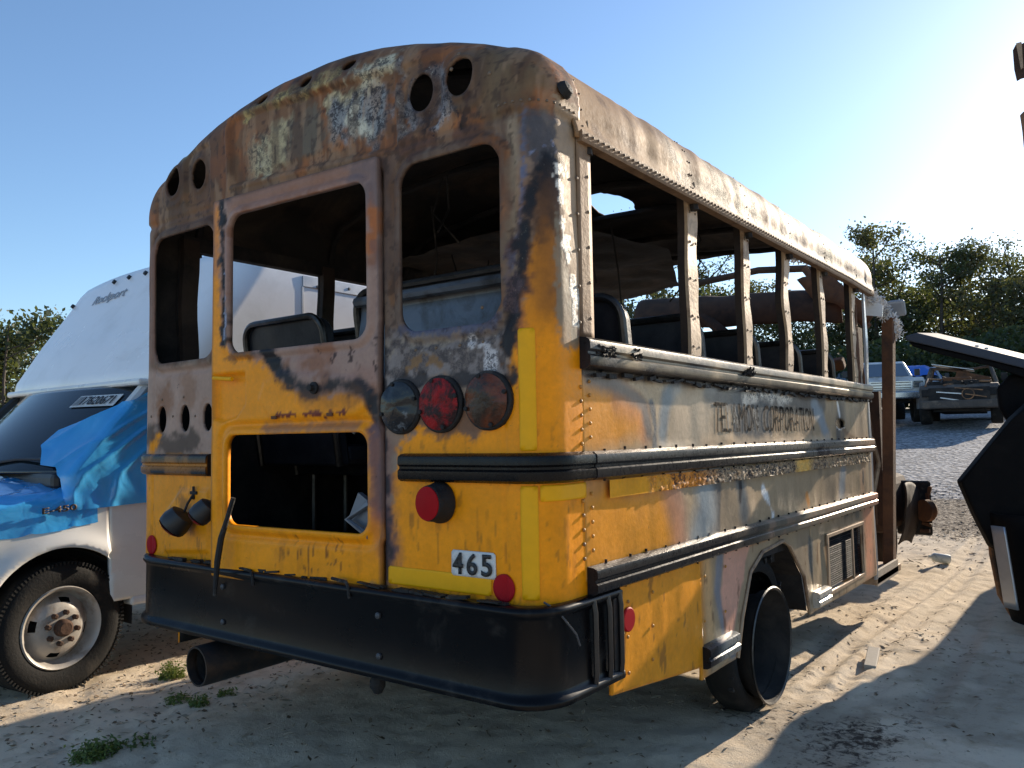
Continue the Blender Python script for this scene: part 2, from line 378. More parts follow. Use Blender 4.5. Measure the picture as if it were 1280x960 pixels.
def mat_ground():
    m, nt, b, out = newmat('sand'); co = objco(nt)
    at = N(nt, 'Attribute', attribute_name='Gd')     # r gravel, g dark debris, b darker soil with the right-hand shade painted in
    s = N(nt, 'SeparateColor'); nt.links.new(at.outputs['Color'], s.inputs[0])
    n1 = noise(nt, .9, 6, .6, co); n2 = noise(nt, 7, 6, .65, co); n3 = noise(nt, 60, 5, .7, co); n4 = noise(nt, 240, 3, .6, co)
    c = mixc(nt, n1.outputs[0], (.62, .505, .365), (.77, .645, .485))
    c = mixc(nt, ramp(nt, n2.outputs[0], [(.38, (1, 1, 1)), (.52, (0, 0, 0))]), c, (.56, .45, .32))
    c = mixc(nt, math_(nt, 'MULTIPLY', ramp(nt, n3.outputs[0], [(.60, (0, 0, 0)), (.70, (1, 1, 1))]), .5), c, (.16, .12, .09))
    # dark organic debris
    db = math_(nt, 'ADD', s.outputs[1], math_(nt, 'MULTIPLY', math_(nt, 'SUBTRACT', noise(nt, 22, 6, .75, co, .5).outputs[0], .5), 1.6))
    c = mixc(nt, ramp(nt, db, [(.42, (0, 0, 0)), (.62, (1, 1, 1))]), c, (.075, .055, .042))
    # crushed stone
    vo = N(nt, 'TexVoronoi'); vo.inputs['Scale'].default_value = 14; nt.links.new(co, vo.inputs['Vector'])
    gc = ramp(nt, vo.outputs['Color'], [(0, (.09, .09, .095)), (.5, (.26, .26, .265)), (1, (.52, .51, .5))])
    gf = ramp(nt, math_(nt, 'ADD', s.outputs[0], math_(nt, 'MULTIPLY', math_(nt, 'SUBTRACT', n2.outputs[0], .5), .9)), [(.42, (0, 0, 0)), (.58, (1, 1, 1))])
    c = mixc(nt, gf, c, gc)
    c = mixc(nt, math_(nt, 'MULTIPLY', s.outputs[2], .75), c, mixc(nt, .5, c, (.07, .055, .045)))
    nt.links.new(c, b.inputs['Base Color']); b.inputs['Roughness'].default_value = .95; b.inputs['Specular IOR Level'].default_value = .15
    p = bump(nt, b, n2.outputs[0], .28, .03); p = bump(nt, b, n3.outputs[0], .45, .010, p)
    p = bump(nt, b, n4.outputs[0], .4, .004, p)
    bump(nt, b, math_(nt, 'MULTIPLY', vo.outputs['Distance'], gf), .9, .06, p)
mat_ground()
# ---------------------------------------------------------------- ground
def soft(t): return .5*(t+np.sqrt(t*t+4))
def zbase(y): return .08*(soft(y-7)-soft(-7))-.05*(soft(y-32)-soft(-32))
def zground(x, y):
    x = np.asarray(x, float); y = np.asarray(y, float)
    near = sstep(40, 10, np.hypot(x, y-3))
    z = zbase(y)+near*(.05*(fbm(x*.5, y*.5, 3, 5)-.5)+.028*(fbm(x*2.2, y*2.2, 4, 6)-.5)+.014*(fbm(x*9, y*9, 3, 8)-.5))
    # wheel furrows along the bus's right side and crossing the foreground
    for cx, w, dp in ((1.17, .05, .03), (1.30, .05, .022), (.98, .07, .02), (1.62, .05, .012)):
        wob = .05*np.sin(y*.9+cx*7)
        z = z-near*dp*np.exp(-((x-cx-wob)/w)**2)*sstep(1.6, 2.6, y)*sstep(11, 7, y)*(.6+.8*fbm(x*3, y*2, 2, 4))
        z = z+near*dp*.5*np.exp(-((x-cx-wob-.09)/.03)**2)*sstep(1.6, 2.6, y)*sstep(11, 7, y)
    tread = np.sin(y*40+3*fbm(x*6, y*6, 2, 13)*6)*np.exp(-((x-1.24)/.16)**2)*sstep(1.9, 2.3, y)*sstep(4.2, 3.4, y)*fbm(x*5, y*5, 2, 12)
    z = z+near*.008*tread
    for off in (-.9, -.55, .2, .6):
        d = (x*.55+y*.835)-off
        z = z-near*.014*np.exp(-((d+.04*np.sin(x*2))/.06)**2)*sstep(1.0, -.3, y)
    return z
def spaced(lo, hi, a, b, st, gr=1.09):
    c = list(np.arange(a, b, st)); L = []; s = st; p = a
    while p > lo: s *= gr; p -= s; L.append(p)
    R_ = []; s = st; p = c[-1]
    while p < hi: s *= gr; p += s; R_.append(p)
    return np.array(L[::-1]+c+R_)
gx = spaced(-700, 700, -3.6, 3.2, .022); gy = spaced(-500, 900, -1.0, 7.0, .022)
GX, GY = np.meshgrid(gx, gy); gi = np.arange(GX.size).reshape(GX.shape)
GF = np.stack([gi[:-1, :-1], gi[:-1, 1:], gi[1:, 1:], gi[1:, :-1]], -1).reshape(-1, 4)
GZ = zground(GX, GY)
ga = np.zeros(GX.shape+(4,)); ga[..., 3] = 1
ga[..., 0] = sstep(10.0, 11.8, GY+.35*(fbm(GX*.6, GY*.6, 3, 21)-.5)*4)*sstep(-30, -12, GX)*sstep(70, 45, GY)
ga[..., 1] = .62*sstep(6.6, 8.6, GY)*sstep(12.5, 10.6, GY)*sstep(-1.2, .2, GX)*sstep(6, 3, GX)
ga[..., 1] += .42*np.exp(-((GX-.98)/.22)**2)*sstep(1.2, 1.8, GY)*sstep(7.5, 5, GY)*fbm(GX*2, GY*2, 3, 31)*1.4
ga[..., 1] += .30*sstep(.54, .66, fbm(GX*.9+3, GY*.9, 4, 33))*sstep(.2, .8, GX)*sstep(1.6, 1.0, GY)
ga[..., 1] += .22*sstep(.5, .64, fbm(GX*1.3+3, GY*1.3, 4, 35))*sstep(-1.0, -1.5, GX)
ga[..., 1] += .62*np.exp(-((GX-1.55)/.42)**2-((GY-1.5)/1.0)**2)*fbm(GX*1.7, GY*1.7, 3, 43)*1.7  # dark debris patch, which also deepens the painted shade at right
ga[..., 2] = np.clip(sstep(.48, .62, fbm(GX*1.1, GY*1.1, 4, 41))*sstep(.2, .9, GX)*sstep(4.2, 2.6, GY), 0, 1)*.9  # patchy darker soil; shade on the right-hand ground is painted into this tone
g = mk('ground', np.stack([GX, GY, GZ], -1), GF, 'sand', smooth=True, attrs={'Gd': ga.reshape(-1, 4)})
tag(g, 'pale sandy yard with tyre tracks, dark litter and grey gravel beyond', 'ground', kind='structure')
# ---------------------------------------------------------------- the burnt school bus
W = 1.13
bus = empty('school_bus', 'burnt yellow school bus with glassless windows and rusted roof', 'bus')
YEL = np.array((.90, .305, .004)); SOOT = np.array((.011, .0105, .012))
def flat_outline():
    A=np.radians(np.linspace(0,68,9));arc=[(.925+.085*np.cos(t),2.30+.085*np.sin(t)) for t in A]
    H=[(1.01,0.0),(1.01,2.20),(1.01,2.25)]+arc+[(.88,2.412),(.80,2.446),(.67,2.492),(.53,2.530),(.39,2.558),(.24,2.577),(.12,2.587),(0,2.59)]
    H=np.array(H);F=np.vstack([H,(H*[-1,1])[::-1][1:]])
    sg=np.diff(F,axis=0);sn=np.stack([sg[:,1],-sg[:,0]],1)/np.hypot(*sg.T)[:,None]
    n=np.vstack([sn[:1],sn[:-1]+sn[1:],sn[-1:]]);n/=np.linalg.norm(n,axis=1)[:,None]
    r=.12+.028*np.clip(n[:,1],0,1)
    return F,n,r
def outline():
    F,n,r=flat_outline(); return F+n*r[:,None]
def cap(a, b):
    F, Nn, R_ = flat_outline(); p = np.stack([a, b], -1)
    best = np.full(a.shape, 1e9); q = np.zeros(p.shape); nn = np.zeros(p.shape); rr = np.zeros(a.shape)
    for i in range(len(F)-1):
        A_, B_ = F[i], F[i+1]; d = B_-A_; t = np.clip(((p-A_) @ d)/(d @ d), 0, 1)
        c = A_+t[..., None]*d; dd = np.linalg.norm(p-c, axis=-1); m = dd < best
        best[m] = dd[m]; q[m] = c[m]
        ni = Nn[i]*(1-t[..., None])+Nn[i+1]*t[..., None]; ni = ni/np.linalg.norm(ni, axis=-1)[..., None]; nn[m] = ni[m]
        rr[m] = (R_[i]*(1-t)+R_[i+1]*t)[m]
    ins = poly_sd(a, b, [tuple(v) for v in F]) < 0
    nn = np.where((best > 1e-4)[..., None], (p-q)/np.maximum(best, 1e-6)[..., None], nn)
    d = np.where(ins, 0, best); th = np.minimum(d/rr, np.pi/2); ext = np.maximum(0, d-rr*np.pi/2)
    off = rr*np.sin(th); x = np.where(ins, a, q[..., 0]+nn[..., 0]*off); z = np.where(ins, b, q[..., 1]+nn[..., 1]*off)
    y = np.where(ins, 0, rr*(1-np.cos(th))+ext)+.01*np.minimum(x*x, 1.02)
    nx = np.where(ins, 0, nn[..., 0]*np.sin(th)); nz = np.where(ins, 0, nn[..., 1]*np.sin(th)); ny = -np.where(ins, 1, np.cos(th))
    return x, y, z, nx, ny, nz, d, rr
# --- rear wall (flat back, rounded corners, domed top in one sheet)
WR = (.777, 1.909, .209, .282)          # rear quarter window: centre x, centre z, half sizes
UPL = [(.655, 2.431), (.834, 2.431)]    # emptied warning lamp holes
TOPL = [(0.292,2.644),(0.052,2.648),(-0.224,2.656)]
SIGN = [(-0.428,2.616),(0.536,2.552),(0.552,2.268),(-0.408,2.328)]
def hole_sd(u, v):
    s = np.minimum(rrect(u, v, WR[0], WR[1], WR[2], WR[3], .075), rrect(u, v, -.745, WR[1], .241, WR[3], .075))
    s = np.minimum(s, rrect(u, v, .033, 1.40, .452, .815, .03))
    for x_, z_ in UPL:
        for sg in (-1, 1): s = np.minimum(s, ell(u, v, sg*x_, z_, .052, .062))
    for x_, z_ in TOPL: s = np.minimum(s, ell(u, v, x_, z_, .034, .026))
    for x_ in (.566, .739, .923): s = np.minimum(s, ell(u, v, -x_, 1.381, .040, .060))
    return s
def cap_keep(u, v):
    x, y, z, nx, ny, nz, d, rr = cap(u, v)
    return np.minimum(hole_sd(u, v), rr*np.pi/2+.225-rr-d)
u, v, F = grid_cut(-1.312, 1.312, .75, 2.97, .007, cap_keep)
def rear_relief(u, v):
    h = (fbm(u*3, v*3, 3, 51)-.5)*.010
    for sg in (-1, 1):
        w = rrect(u, v, WR[0], WR[1], WR[2], WR[3], .075) if sg > 0 else rrect(u, v, -.745, WR[1], .241, WR[3], .075)
        h = h+.009*sstep(.034, .024, w)-.007*np.exp(-((w-.045)/.010)**2)
    s = poly_sd(u, v, SIGN)
    h = h-.016*sstep(.0, -.012, s)+.006*np.exp(-((s-.012)/.008)**2)
    s2 = poly_sd(u, v, [(-0.284,2.5),(0.508,2.48),(0.516,2.328),(-0.284,2.356)]); h = h+.004*sstep(.01, -.01, s2)
    for sg in (-1, 1):
        s3 = rrect(u, v, sg*.655, 2.425, .095, .125, .03); h = h-.012*sstep(.003, -.008, s3)
        s4 = rrect(u, v, sg*.845, 2.435, .085, .115, .06); h = h+.006*sstep(.012, -.006, s4)
        for x_, z_ in UPL:
            e = ell(u, v, sg*x_, z_, .052, .062); h = h+.007*np.exp(-((e-.008)/.007)**2)
    for x_, z_ in TOPL: h = h-.006*sstep(.02, 0, ell(u, v, x_, z_, .034, .026))
    # crease across the back above the windows, and the corner panel lap
    h = h-.006*np.exp(-((v-2.262)/.012)**2)*sstep(.5, .56, np.abs(u))
    h = h+.005*sstep(2.275, 2.285, v)*sstep(.96, 1.0, np.abs(u))
    h = h-.005*np.exp(-((np.abs(u)-.985)/.006)**2)*sstep(2.3, 2.25, v)
    for x_ in (.566, .739, .923): h = h-.005*np.exp(-((ell(u, v, -x_, 1.381, .04, .06)-.006)/.008)**2)
    s5 = poly_sd(u, v, [(-0.884,0.804),(-0.888,0.968),(-0.76,1.076),(-0.54,1.084),(-0.536,0.828)]); h = h+.008*sstep(.006, -.012, s5)
    return h
x, y, z, nx, ny, nz, d_, rr_ = cap(u, v); h = rear_relief(u, v)
P = Paint(u, v, pal(118, 92, 74), .62)
P.mix(P.noise(3, .42, .62, 1), pal(126, 108, 92)); P.mix(P.noise(6, .5, .66, 2)*.8, pal(96, 66, 46))
P.mix(sstep(2.20, 2.30, v+P.wu*.15)*.9, pal(108, 76, 50))                       # rusted crown
P.mix(sstep(2.2, 2.3, v)*P.noise(7, .50, .62, 5), pal(130, 82, 48)); P.mix(sstep(2.2, 2.3, v)*P.noise(5, .52, .66, 6)*.8, pal(86, 68, 50))
def ashy(m, ch=.8, c=(165, 156, 132)): P.mix(m, pal(*c), ch=ch, ro=.7)
ashy(P.poly([(-0.34,2.468),(-0.18,2.5),(-0.14,2.344),(-0.276,2.36)], .035, .09), .7, (160, 148, 118)); P.mix(P.poly([(-0.16,2.516),(-0.02,2.512),(-0.048,2.368),(-0.128,2.368)], .025, .06), pal(160, 146, 112), ch=.3)
P.mix(P.poly([(-0.032,2.508),(0.164,2.52),(0.176,2.364),(-0.048,2.368)], .02, .05), pal(92, 82, 68)); ashy(P.poly([(0.148,2.528),(0.356,2.556),(0.452,2.552),(0.492,2.516),(0.332,2.48),(0.2,2.448)], .01, .05), .25, (178, 164, 128))
ashy(P.poly([(0.212,2.476),(0.372,2.516),(0.536,2.528),(0.544,2.336),(0.376,2.348),(0.228,2.396)], .035, .10), .85, (120, 122, 122)); ashy(P.stroke([(0.328,2.448),(0.312,2.416),(0.372,2.372)], .03), .6, (185, 180, 160))
ashy(P.poly([(0.44,2.608),(0.536,2.636),(0.568,2.52),(0.452,2.528),(0.288,2.552),(0.264,2.596)], .012, .05), .8, (170, 162, 138)); ashy(P.stroke([(-0.344,2.588),(-0.184,2.608),(0.064,2.604),(0.264,2.608)], .016, .6, .05), .6, (160, 140, 92))
ashy(P.poly([(0.548,2.596),(0.576,2.588),(0.588,2.296),(0.548,2.284)], .01, .04), .7, (128, 126, 122))
ashy(P.stroke([(0.608,2.348),(0.62,2.48),(0.696,2.504),(0.768,2.452),(0.788,2.328),(0.728,2.292)], .02, .5, .05), .9, (140, 142, 145)); ashy(P.stroke((0.696,2.404), .075, .3, .06), .75, (118, 122, 130))
P.mix(P.stroke((0.696,2.404), .062, .25, .02)*.8, pal(110, 84, 62), ch=.2)
P.mix(P.poly([(0.804,2.564),(0.996,2.528),(1.16,2.352),(1.036,2.32),(0.912,2.244),(0.78,2.264),(0.812,2.348)], .03, .05)*.85, pal(98, 80, 58)); P.mix(P.stroke([(0.672,2.54),(0.76,2.564),(0.876,2.56)], .035, .6, .08)*.7, pal(140, 84, 44))
P.mix(P.stroke([(0.78,2.264),(0.844,2.268),(0.896,2.26)], .03, .6, .06)*.8, pal(150, 92, 48)); P.mix(P.stroke([(0.584,2.256),(0.744,2.256),(0.908,2.216)], .03, .6, .08), pal(92, 64, 50))
P.mix(P.stroke([(0.684,2.34),(0.672,2.264)], .008, .6, .02), SOOT); P.mix(P.stroke([(0.864,2.368),(0.86,2.32),(0.828,2.264)], .008, .6, .02), SOOT)
P.mix(P.stroke([(-0.808,2.54),(-0.912,2.504)], .05, .5, .05)*.7, pal(128, 132, 112))                # pale green stain left
# right of the door: tan pillar, orange streaks, grey below the window
P.mix(P.poly([(0.472,2.264),(0.564,2.248),(0.556,1.62),(0.468,1.492)], .01, .02)*.8, pal(118, 96, 80)); P.mix(P.stroke([(0.532,2.116),(0.536,1.868),(0.516,1.732)], .018, .6, .05)*.8, pal(140, 96, 58))
P.mix(P.stroke([(0.48,2.236),(0.476,1.96),(0.472,1.464)], .012, .7, .02), pal(74, 62, 58))
P.mix(P.poly([(0.468,1.64),(1.02,1.62),(1.016,1.46),(0.928,1.44),(0.768,1.472),(0.48,1.408)], .02, .04), pal(112, 104, 100), ch=.12); P.mix(P.poly([(0.576,1.556),(0.756,1.556),(0.752,1.496),(0.584,1.496)], .008, .03), pal(112, 86, 60))
P.mix(P.poly([(0.476,1.612),(0.896,1.596),(0.936,1.556),(0.768,1.56),(0.48,1.556)], .008, .04)*.8, pal(124, 112, 98)); P.mix(P.noise(30, .52, .6, 22)*P.poly([(0.468,1.64),(1.02,1.62),(1.016,1.46),(0.768,1.472),(0.48,1.408)], .02, .04), pal(88, 80, 76), ch=.5)
P.mix(P.stroke([(0.56,1.64),(0.768,1.616),(0.936,1.62),(0.98,1.644)], .014, .5, .01), pal(84, 88, 106)); P.mix(P.stroke([(0.872,1.572),(0.916,1.56),(0.94,1.524),(0.944,1.484)], .014, .5, .05), pal(170, 166, 165), ch=.8)
P.mix(P.stroke([(0.996,2.148),(1,1.976),(0.996,1.8),(0.984,1.68)], .018, .5, .02), pal(150, 100, 64)); P.mix(P.stroke([(1.036,2.24),(1.04,2.04),(1.024,1.872),(1.012,1.752)], .022, .6, .04), pal(136, 118, 96)); P.mix(P.stroke([(0.908,2.2),(0.964,2.18),(0.996,2.136)], .02, .5, .02), pal(168, 104, 52))
P.mix(P.stroke([(1.072,2.272),(1.068,2.112),(1.048,1.892),(1.012,1.752)], .012, .6, .02), pal(92, 96, 116))
wd_ = hole_sd(u, v)
P.mix(P.noise(16, .48, .62, 201, 2.4)*sstep(1.5, 1.7, v)*.55, pal(78, 54, 40)); P.mix(P.noise(22, .56, .66, 203, 4)*sstep(1.5, 1.8, v)*.5, pal(140, 112, 86))
P.mix(sstep(.075, .012, wd_+P.wu*.06)*sstep(1.55, 1.7, v)*.6, pal(66, 50, 42)); P.mix(P.noise(40, .60, .68, 205)*sstep(1.5, 1.7, v)*.6, pal(52, 38, 32)); P.c *= (1-.16*sstep(1.45, 1.6, v))[..., None]
# yellow paint still on the lower half and up the corner
yl = P.poly([(0.472,0.7),(0.492,0.9),(0.516,1.14),(0.552,1.268),(0.628,1.304),(0.764,1.288),(0.924,1.28),(0.996,1.388),(0.996,1.556),(1.036,1.616),(1.056,1.772),(1.084,1.868),(1.132,1.96),(1.176,1.872),(1.208,1.804),(1.228,1.584),(1.224,1.56),(1.308,1.54),(1.308,0.7)], .014, .03)
P.mix(yl, YEL, ch=0, ro=.42); yl2 = sstep(1.58, 1.54, v)*sstep(1.10, 1.14, u); P.mix(yl2, YEL, ch=0, ro=.42)
P.mix(P.stroke([(0.472,1.248),(0.476,1.032),(0.484,0.824)], .05, .8, .03)*.75, pal(96, 66, 62)); P.mix(P.stroke([(0.484,1.14),(0.492,0.876)], .02, .7, .03), pal(70, 52, 54))
P.mix(P.stroke([(1.064,1.844),(1.048,1.676),(1.06,1.528)], .02, .7, .06)*.7, pal(120, 70, 50)); P.mix(P.stroke([(1.192,1.776),(1.2,1.628)], .03, .8, .06)*.6, pal(90, 62, 44))
P.mix(P.stroke([(0.484,1.572),(0.484,1.248),(0.484,1.032),(0.488,0.796)], .011, .6, .02)*.85, SOOT*2.5)
# soot tongue on the corner and the soot seam that runs down to the lamps
P.mix(P.poly([(1.06,2.284),(1.236,2.292),(1.22,2.096),(1.08,2.076),(1.052,2.188)], .03, .05), pal(66, 64, 66), ch=.12); P.mix(P.noise(14, .45, .62, 231, 5)*P.poly([(1.06,2.284),(1.236,2.292),(1.22,2.096),(1.08,2.076),(1.052,2.188)], .03, .05)*.7, pal(100, 90, 82)); P.mix(P.poly([(1.12,2.148),(1.16,2.168),(1.216,2.08),(1.204,1.972),(1.148,1.948),(1.108,1.96),(1.084,1.868),(1.064,1.796),(1.052,1.868),(1.084,2.024)], .030, .03), SOOT*1.3, ro=.4)
P.mix(P.stroke([(1.148,1.964),(1.144,1.82),(1.148,1.7)], .085, .95, .03)*.72, pal(84, 56, 32)); P.mix(P.stroke([(1.148,1.948),(1.116,1.892)], .03, .9, .02)*.6, pal(48, 36, 30)); P.mix(P.stroke([(1.108,2.076),(1.084,1.964),(1.056,1.82),(1.028,1.676),(1.008,1.556),(1.004,1.472)], .021, .8, .04), SOOT*1.5, ch=.3)
P.mix(P.stroke([(1.036,1.796),(1.02,1.676)], .015, .5, .06), pal(66, 54, 56), ch=.6); P.mix(P.stroke([(1.1,2.136),(1.12,2.156),(1.16,2.164),(1.196,2.136),(1.208,2.08)], .007, .5, .03), pal(112, 118, 140), ch=.7)
P.mix(P.stroke([(0.472,1.408),(0.556,1.464),(0.7,1.468),(0.832,1.46),(0.956,1.448),(1.016,1.46)], .018, .5, .03)*.85, SOOT*2)
# the sunlit edge strip in front of the corner: bare beige metal
P.mix(P.poly([(1.165, 2.32), (1.33, 2.32), (1.33, 1.63), (1.285, 1.56), (1.262, 1.66), (1.225, 1.80), (1.19, 1.98)], .008, .03), pal(130, 110, 88), me=.1, ro=.55)
P.mix(P.poly([(1.16, 1.98), (1.20, 1.86), (1.245, 1.70), (1.285, 1.58), (1.285, 1.55), (1.165, 1.55)], .01, .02)*.8, pal(112, 102, 84), ro=.5)
P.mix(P.stroke([(1.175, 2.10), (1.20, 1.90), (1.24, 1.74), (1.262, 1.63)], .005, .5, .05), pal(190, 184, 172), ch=.7)
# left of the door
lf = sstep(-.5, -.52, u)
P.mix(lf*sstep(1.62, 1.58, v+P.wu*.05), pal(136, 112, 98)); P.mix(P.stroke((-0.904,1.468), .07, .5, .06)*.8*lf, pal(112, 78, 56)); P.mix(P.stroke([(-0.692,1.484),(-0.728,1.54)], .05, .5, .05)*.7*lf, pal(116, 86, 66))
P.mix(lf*P.stroke([(-1.036,1.3),(-0.864,1.268),(-0.676,1.28)], .05, .5, .06)*.9, pal(66, 54, 46)); P.mix(lf*sstep(1.235, 1.20, v+P.wu*.04), YEL*.96, ro=.42)
P.mix(lf*P.stroke([(-1,1.256),(-0.96,1.284)], .03, .6, .04), YEL*.9); P.mix(lf*P.stroke([(-0.732,1.032),(-0.668,0.952)], .03, .8, .05)*.6, pal(80, 52, 30))
P.mix(sstep(2.19, 2.16, v)*lf*sstep(1.62, 1.66, v)*.6, pal(120, 90, 76))
P.mix(P.noise(18, .66, .74, 77, 5)*sstep(1.2, 1.1, v)*.25, pal(96, 60, 26)); P.mix(P.noise(60, .67, .73, 79, 14)*sstep(1.4, 1.2, v)*.4, pal(70, 46, 26))
P.mix(P.stroke([(0.488,0.772),(1.004,0.768),(1.228,0.748)], .012, .6, .03)*.6, pal(120, 74, 30))
V = np.stack([x+nx*h, y+ny*h, z+nz*h], -1)
rear = solidify(mk('rear_wall', V, F, None, bus, True, P.attrs(), ['burnt_body', 'soot']), .012, -1, 1)
def cap_pt(a, b, h=0.0):
    x, y, z, nx, ny, nz, d, rr = cap(np.array([a]), np.array([b])); hh = float(rear_relief(np.array([a]), np.array([b]))[0])+h
    return Vector((x[0]+nx[0]*hh, y[0]+ny[0]*hh, z[0]+nz[0]*hh)), Vector((nx[0], ny[0], nz[0]))
rivets = []        # (point, normal, radius)
# --- emergency door
DX0, DX1 = (-0.428,1.541)[0], (0.473,1.49)[0]; DZ0, DZ1 = .752, (0.117,2.25)[1]; DY = -.045
def dyf(u): return -.012-.05*(DX1-u)/(DX1-DX0)      # hinged on the right, a little ajar
UW = [(-0.327,2.204),(0.414,2.148),(-0.327,1.628),(0.426,1.617)]; LW = [(-0.334,1.306),(0.428,1.3),(-0.325,0.942),(0.425,0.971)]
def bx4(q): return ((min(q[0][0], q[2][0])+max(q[1][0], q[3][0]))/2, (q[0][1]+q[1][1]+q[2][1]+q[3][1])/4, (q[1][0]+q[3][0]-q[0][0]-q[2][0])/4, (q[0][1]+q[1][1]-q[2][1]-q[3][1])/4)
UW = bx4(UW); LW = bx4(LW)
def d_hole(u, v): return np.minimum(rrect(u, v, UW[0], UW[1], UW[2], UW[3], .06), rrect(u, v, LW[0], LW[1], LW[2], LW[3], .05))
def d_keep(u, v): return np.minimum(d_hole(u, v), -rrect(u, v, (DX0+DX1)/2, (DZ0+DZ1)/2, (DX1-DX0)/2, (DZ1-DZ0)/2, .012))
u, v, F = grid_cut(DX0-.01, DX1+.01, DZ0-.01, DZ1+.01, .008, d_keep)
s = d_hole(u, v); edge = rrect(u, v, (DX0+DX1)/2, (DZ0+DZ1)/2, (DX1-DX0)/2, (DZ1-DZ0)/2, .012)
sl_ = rrect(u, v, LW[0], LW[1], LW[2]+.045, LW[3]+.04, .07)
h = (fbm(u*4, v*4, 3, 61)-.5)*.009+.008*sstep(.026, .016, s)-.004*np.exp(-((s-.034)/.008)**2)
h = h-.009*np.exp(-(sl_/.010)**2)
hr = poly_sd(u, v, [(-0.42,1.542),(-0.228,1.543),(-0.228,1.422),(-0.279,1.371),(-0.364,1.354),(-0.418,1.368)]); h = h-.020*sstep(.004, -.008, hr)
cp = poly_sd(u, v, [(-0.147,1.434),(-0.118,1.5),(-0.021,1.536),(0.364,1.496),(0.451,1.436),(0.435,1.383),(0.355,1.353),(-0.078,1.359)]); h = h+.007*sstep(.006, -.014, cp)
P = Paint(u, v, pal(130, 106, 94), .55)
P.mix(P.noise(5, .45, .6, 8), pal(126, 98, 86)); P.mix(P.noise(9, .55, .68, 9)*.8, pal(112, 76, 56))
RD = lambda l: l
P.mix(P.poly([(-0.362,2.31),(0.527,2.245),(0.526,2.149),(0.429,2.166),(-0.323,2.198)], .02, .04)*.7, pal(118, 86, 70)); P.mix(P.stroke([(0.368,2.213),(0.457,2.21),(0.471,2.063)], .05, .6, .06)*.8, pal(92, 78, 76)); P.mix(P.stroke([(0.456,2.06),(0.463,1.995),(0.447,1.956)], .03, .5, .05), pal(140, 84, 48))
P.mix(P.stroke([(0.47,1.953),(0.476,1.678),(0.482,1.489)], .012, .7, .03)*.6, pal(96, 76, 72))
ylp = P.poly([(-0.537,2.244),(-0.383,2.216),(-0.376,1.992),(-0.367,1.699),(-0.281,1.609),(-0.098,1.578),(-0.021,1.512),(0.135,1.44),(0.302,1.455),(0.411,1.422),(0.458,1.355),(0.472,1.248),(0.448,1.142),(0.462,1.01),(0.515,0.986),(0.532,0.793),(-0.544,0.69)], .02, .035)
P.mix(ylp, YEL, ro=.4)
P.mix(P.stroke([(-0.44,2.266),(-0.427,2.098),(-0.414,1.964)], .035, .7, .03)*.75, pal(150, 96, 60)); P.mix(P.stroke([(-0.373,2.286),(-0.371,2.089),(-0.358,1.859),(-0.345,1.672)], .017, .6, .03), SOOT*1.6, ch=.2)
P.mix(P.stroke([(-0.418,2.295),(-0.34,2.28)], .03, .6, .03), pal(60, 58, 66)); P.mix(P.stroke([(-0.35,2.118),(-0.347,1.89),(-0.34,1.697)], .005, .6, .02), pal(120, 124, 140), ch=.8)
P.mix(P.stroke([(-0.089,1.595),(-0.04,1.544),(0.072,1.478),(0.153,1.451),(0.282,1.47),(0.388,1.456),(0.45,1.41),(0.473,1.328)], .030, .65, .03), SOOT*2.2, ro=.5); P.mix(P.stroke([(-0.098,1.614),(-0.055,1.581)], .02, .6, .05), SOOT)
P.mix(P.stroke([(0.108,1.424),(0.239,1.418),(0.363,1.43)], .035, .9, .03)*.4, pal(90, 60, 40)); P.mix(P.stroke([(0.465,1.302),(0.471,1.142),(0.47,1.036)], .032, .8, .03)*.9, pal(84, 66, 70)); P.mix(P.stroke([(0.447,1.009),(0.469,0.905)], .03, .9, .03)*.4, pal(150, 84, 60))
P.mix(P.stroke([(-0.127,1.324),(0.153,1.324),(0.363,1.325)], .022, .8, .02)*.7, pal(112, 82, 66)); P.mix(P.stroke([(-0.054,1.371),(0.196,1.369)], .006, .5, .02), pal(90, 40, 30)); P.mix(P.stroke([(0.218,1.363),(0.331,1.376)], .006, .5, .02), pal(90, 40, 30))
P.mix(P.poly([(-0.334,1.607),(-0.055,1.593),(-0.031,1.609),(-0.281,1.641)], .012, .02)*.7, SOOT*2)
P.mix(P.noise(90, .62, .70, 14, 16)*P.poly([(-0.029,0.899),(0.279,0.919),(0.32,0.827),(-0.029,0.806)], .03, .05)*.8, pal(80, 44, 20)); P.mix(P.noise(50, .66, .72, 15)*P.poly([(0.108,1.642),(0.483,1.623),(0.482,1.489),(0.153,1.566)], .03, .05), pal(60, 44, 40))
P.mix(P.noise(24, .64, .72, 17, 7)*sstep(1.2, 1.0, v)*.2, pal(120, 74, 26)); P.mix(sstep(-.012, -.002, edge)*.55, pal(70, 52, 40))
door = solidify(mk('emergency_door', np.stack([u, dyf(u)-h, v], -1), F, None, bus, True, P.attrs(), ['burnt_body', 'soot']), .026, -1, 1)
b = MB().tube([(DX0+.03, dyf(DX0)-.012, 1.530), (DX0+.145, dyf(DX0+.14)-.014, 1.520)], .008, 8); b.build('door_handle', 'tape_yellow', door, True)
qx, qz = (0.167,1.464); MB().lathe([(.022, 0), (.022, .012), (.012, .016), (.012, .03), (0, .031)], 14, (qx, dyf(qx)-.002, qz), (0, -1, 0)).build('lock_knob', 'charred', door, True)
for q in [(-0.047,1.364),(0.245,1.367)]: MB().box((q[0], dyf(q[0])-.008, q[1]), (.03, .008, .012)).build('hinge_stub', 'rust', door, bevel=.002)
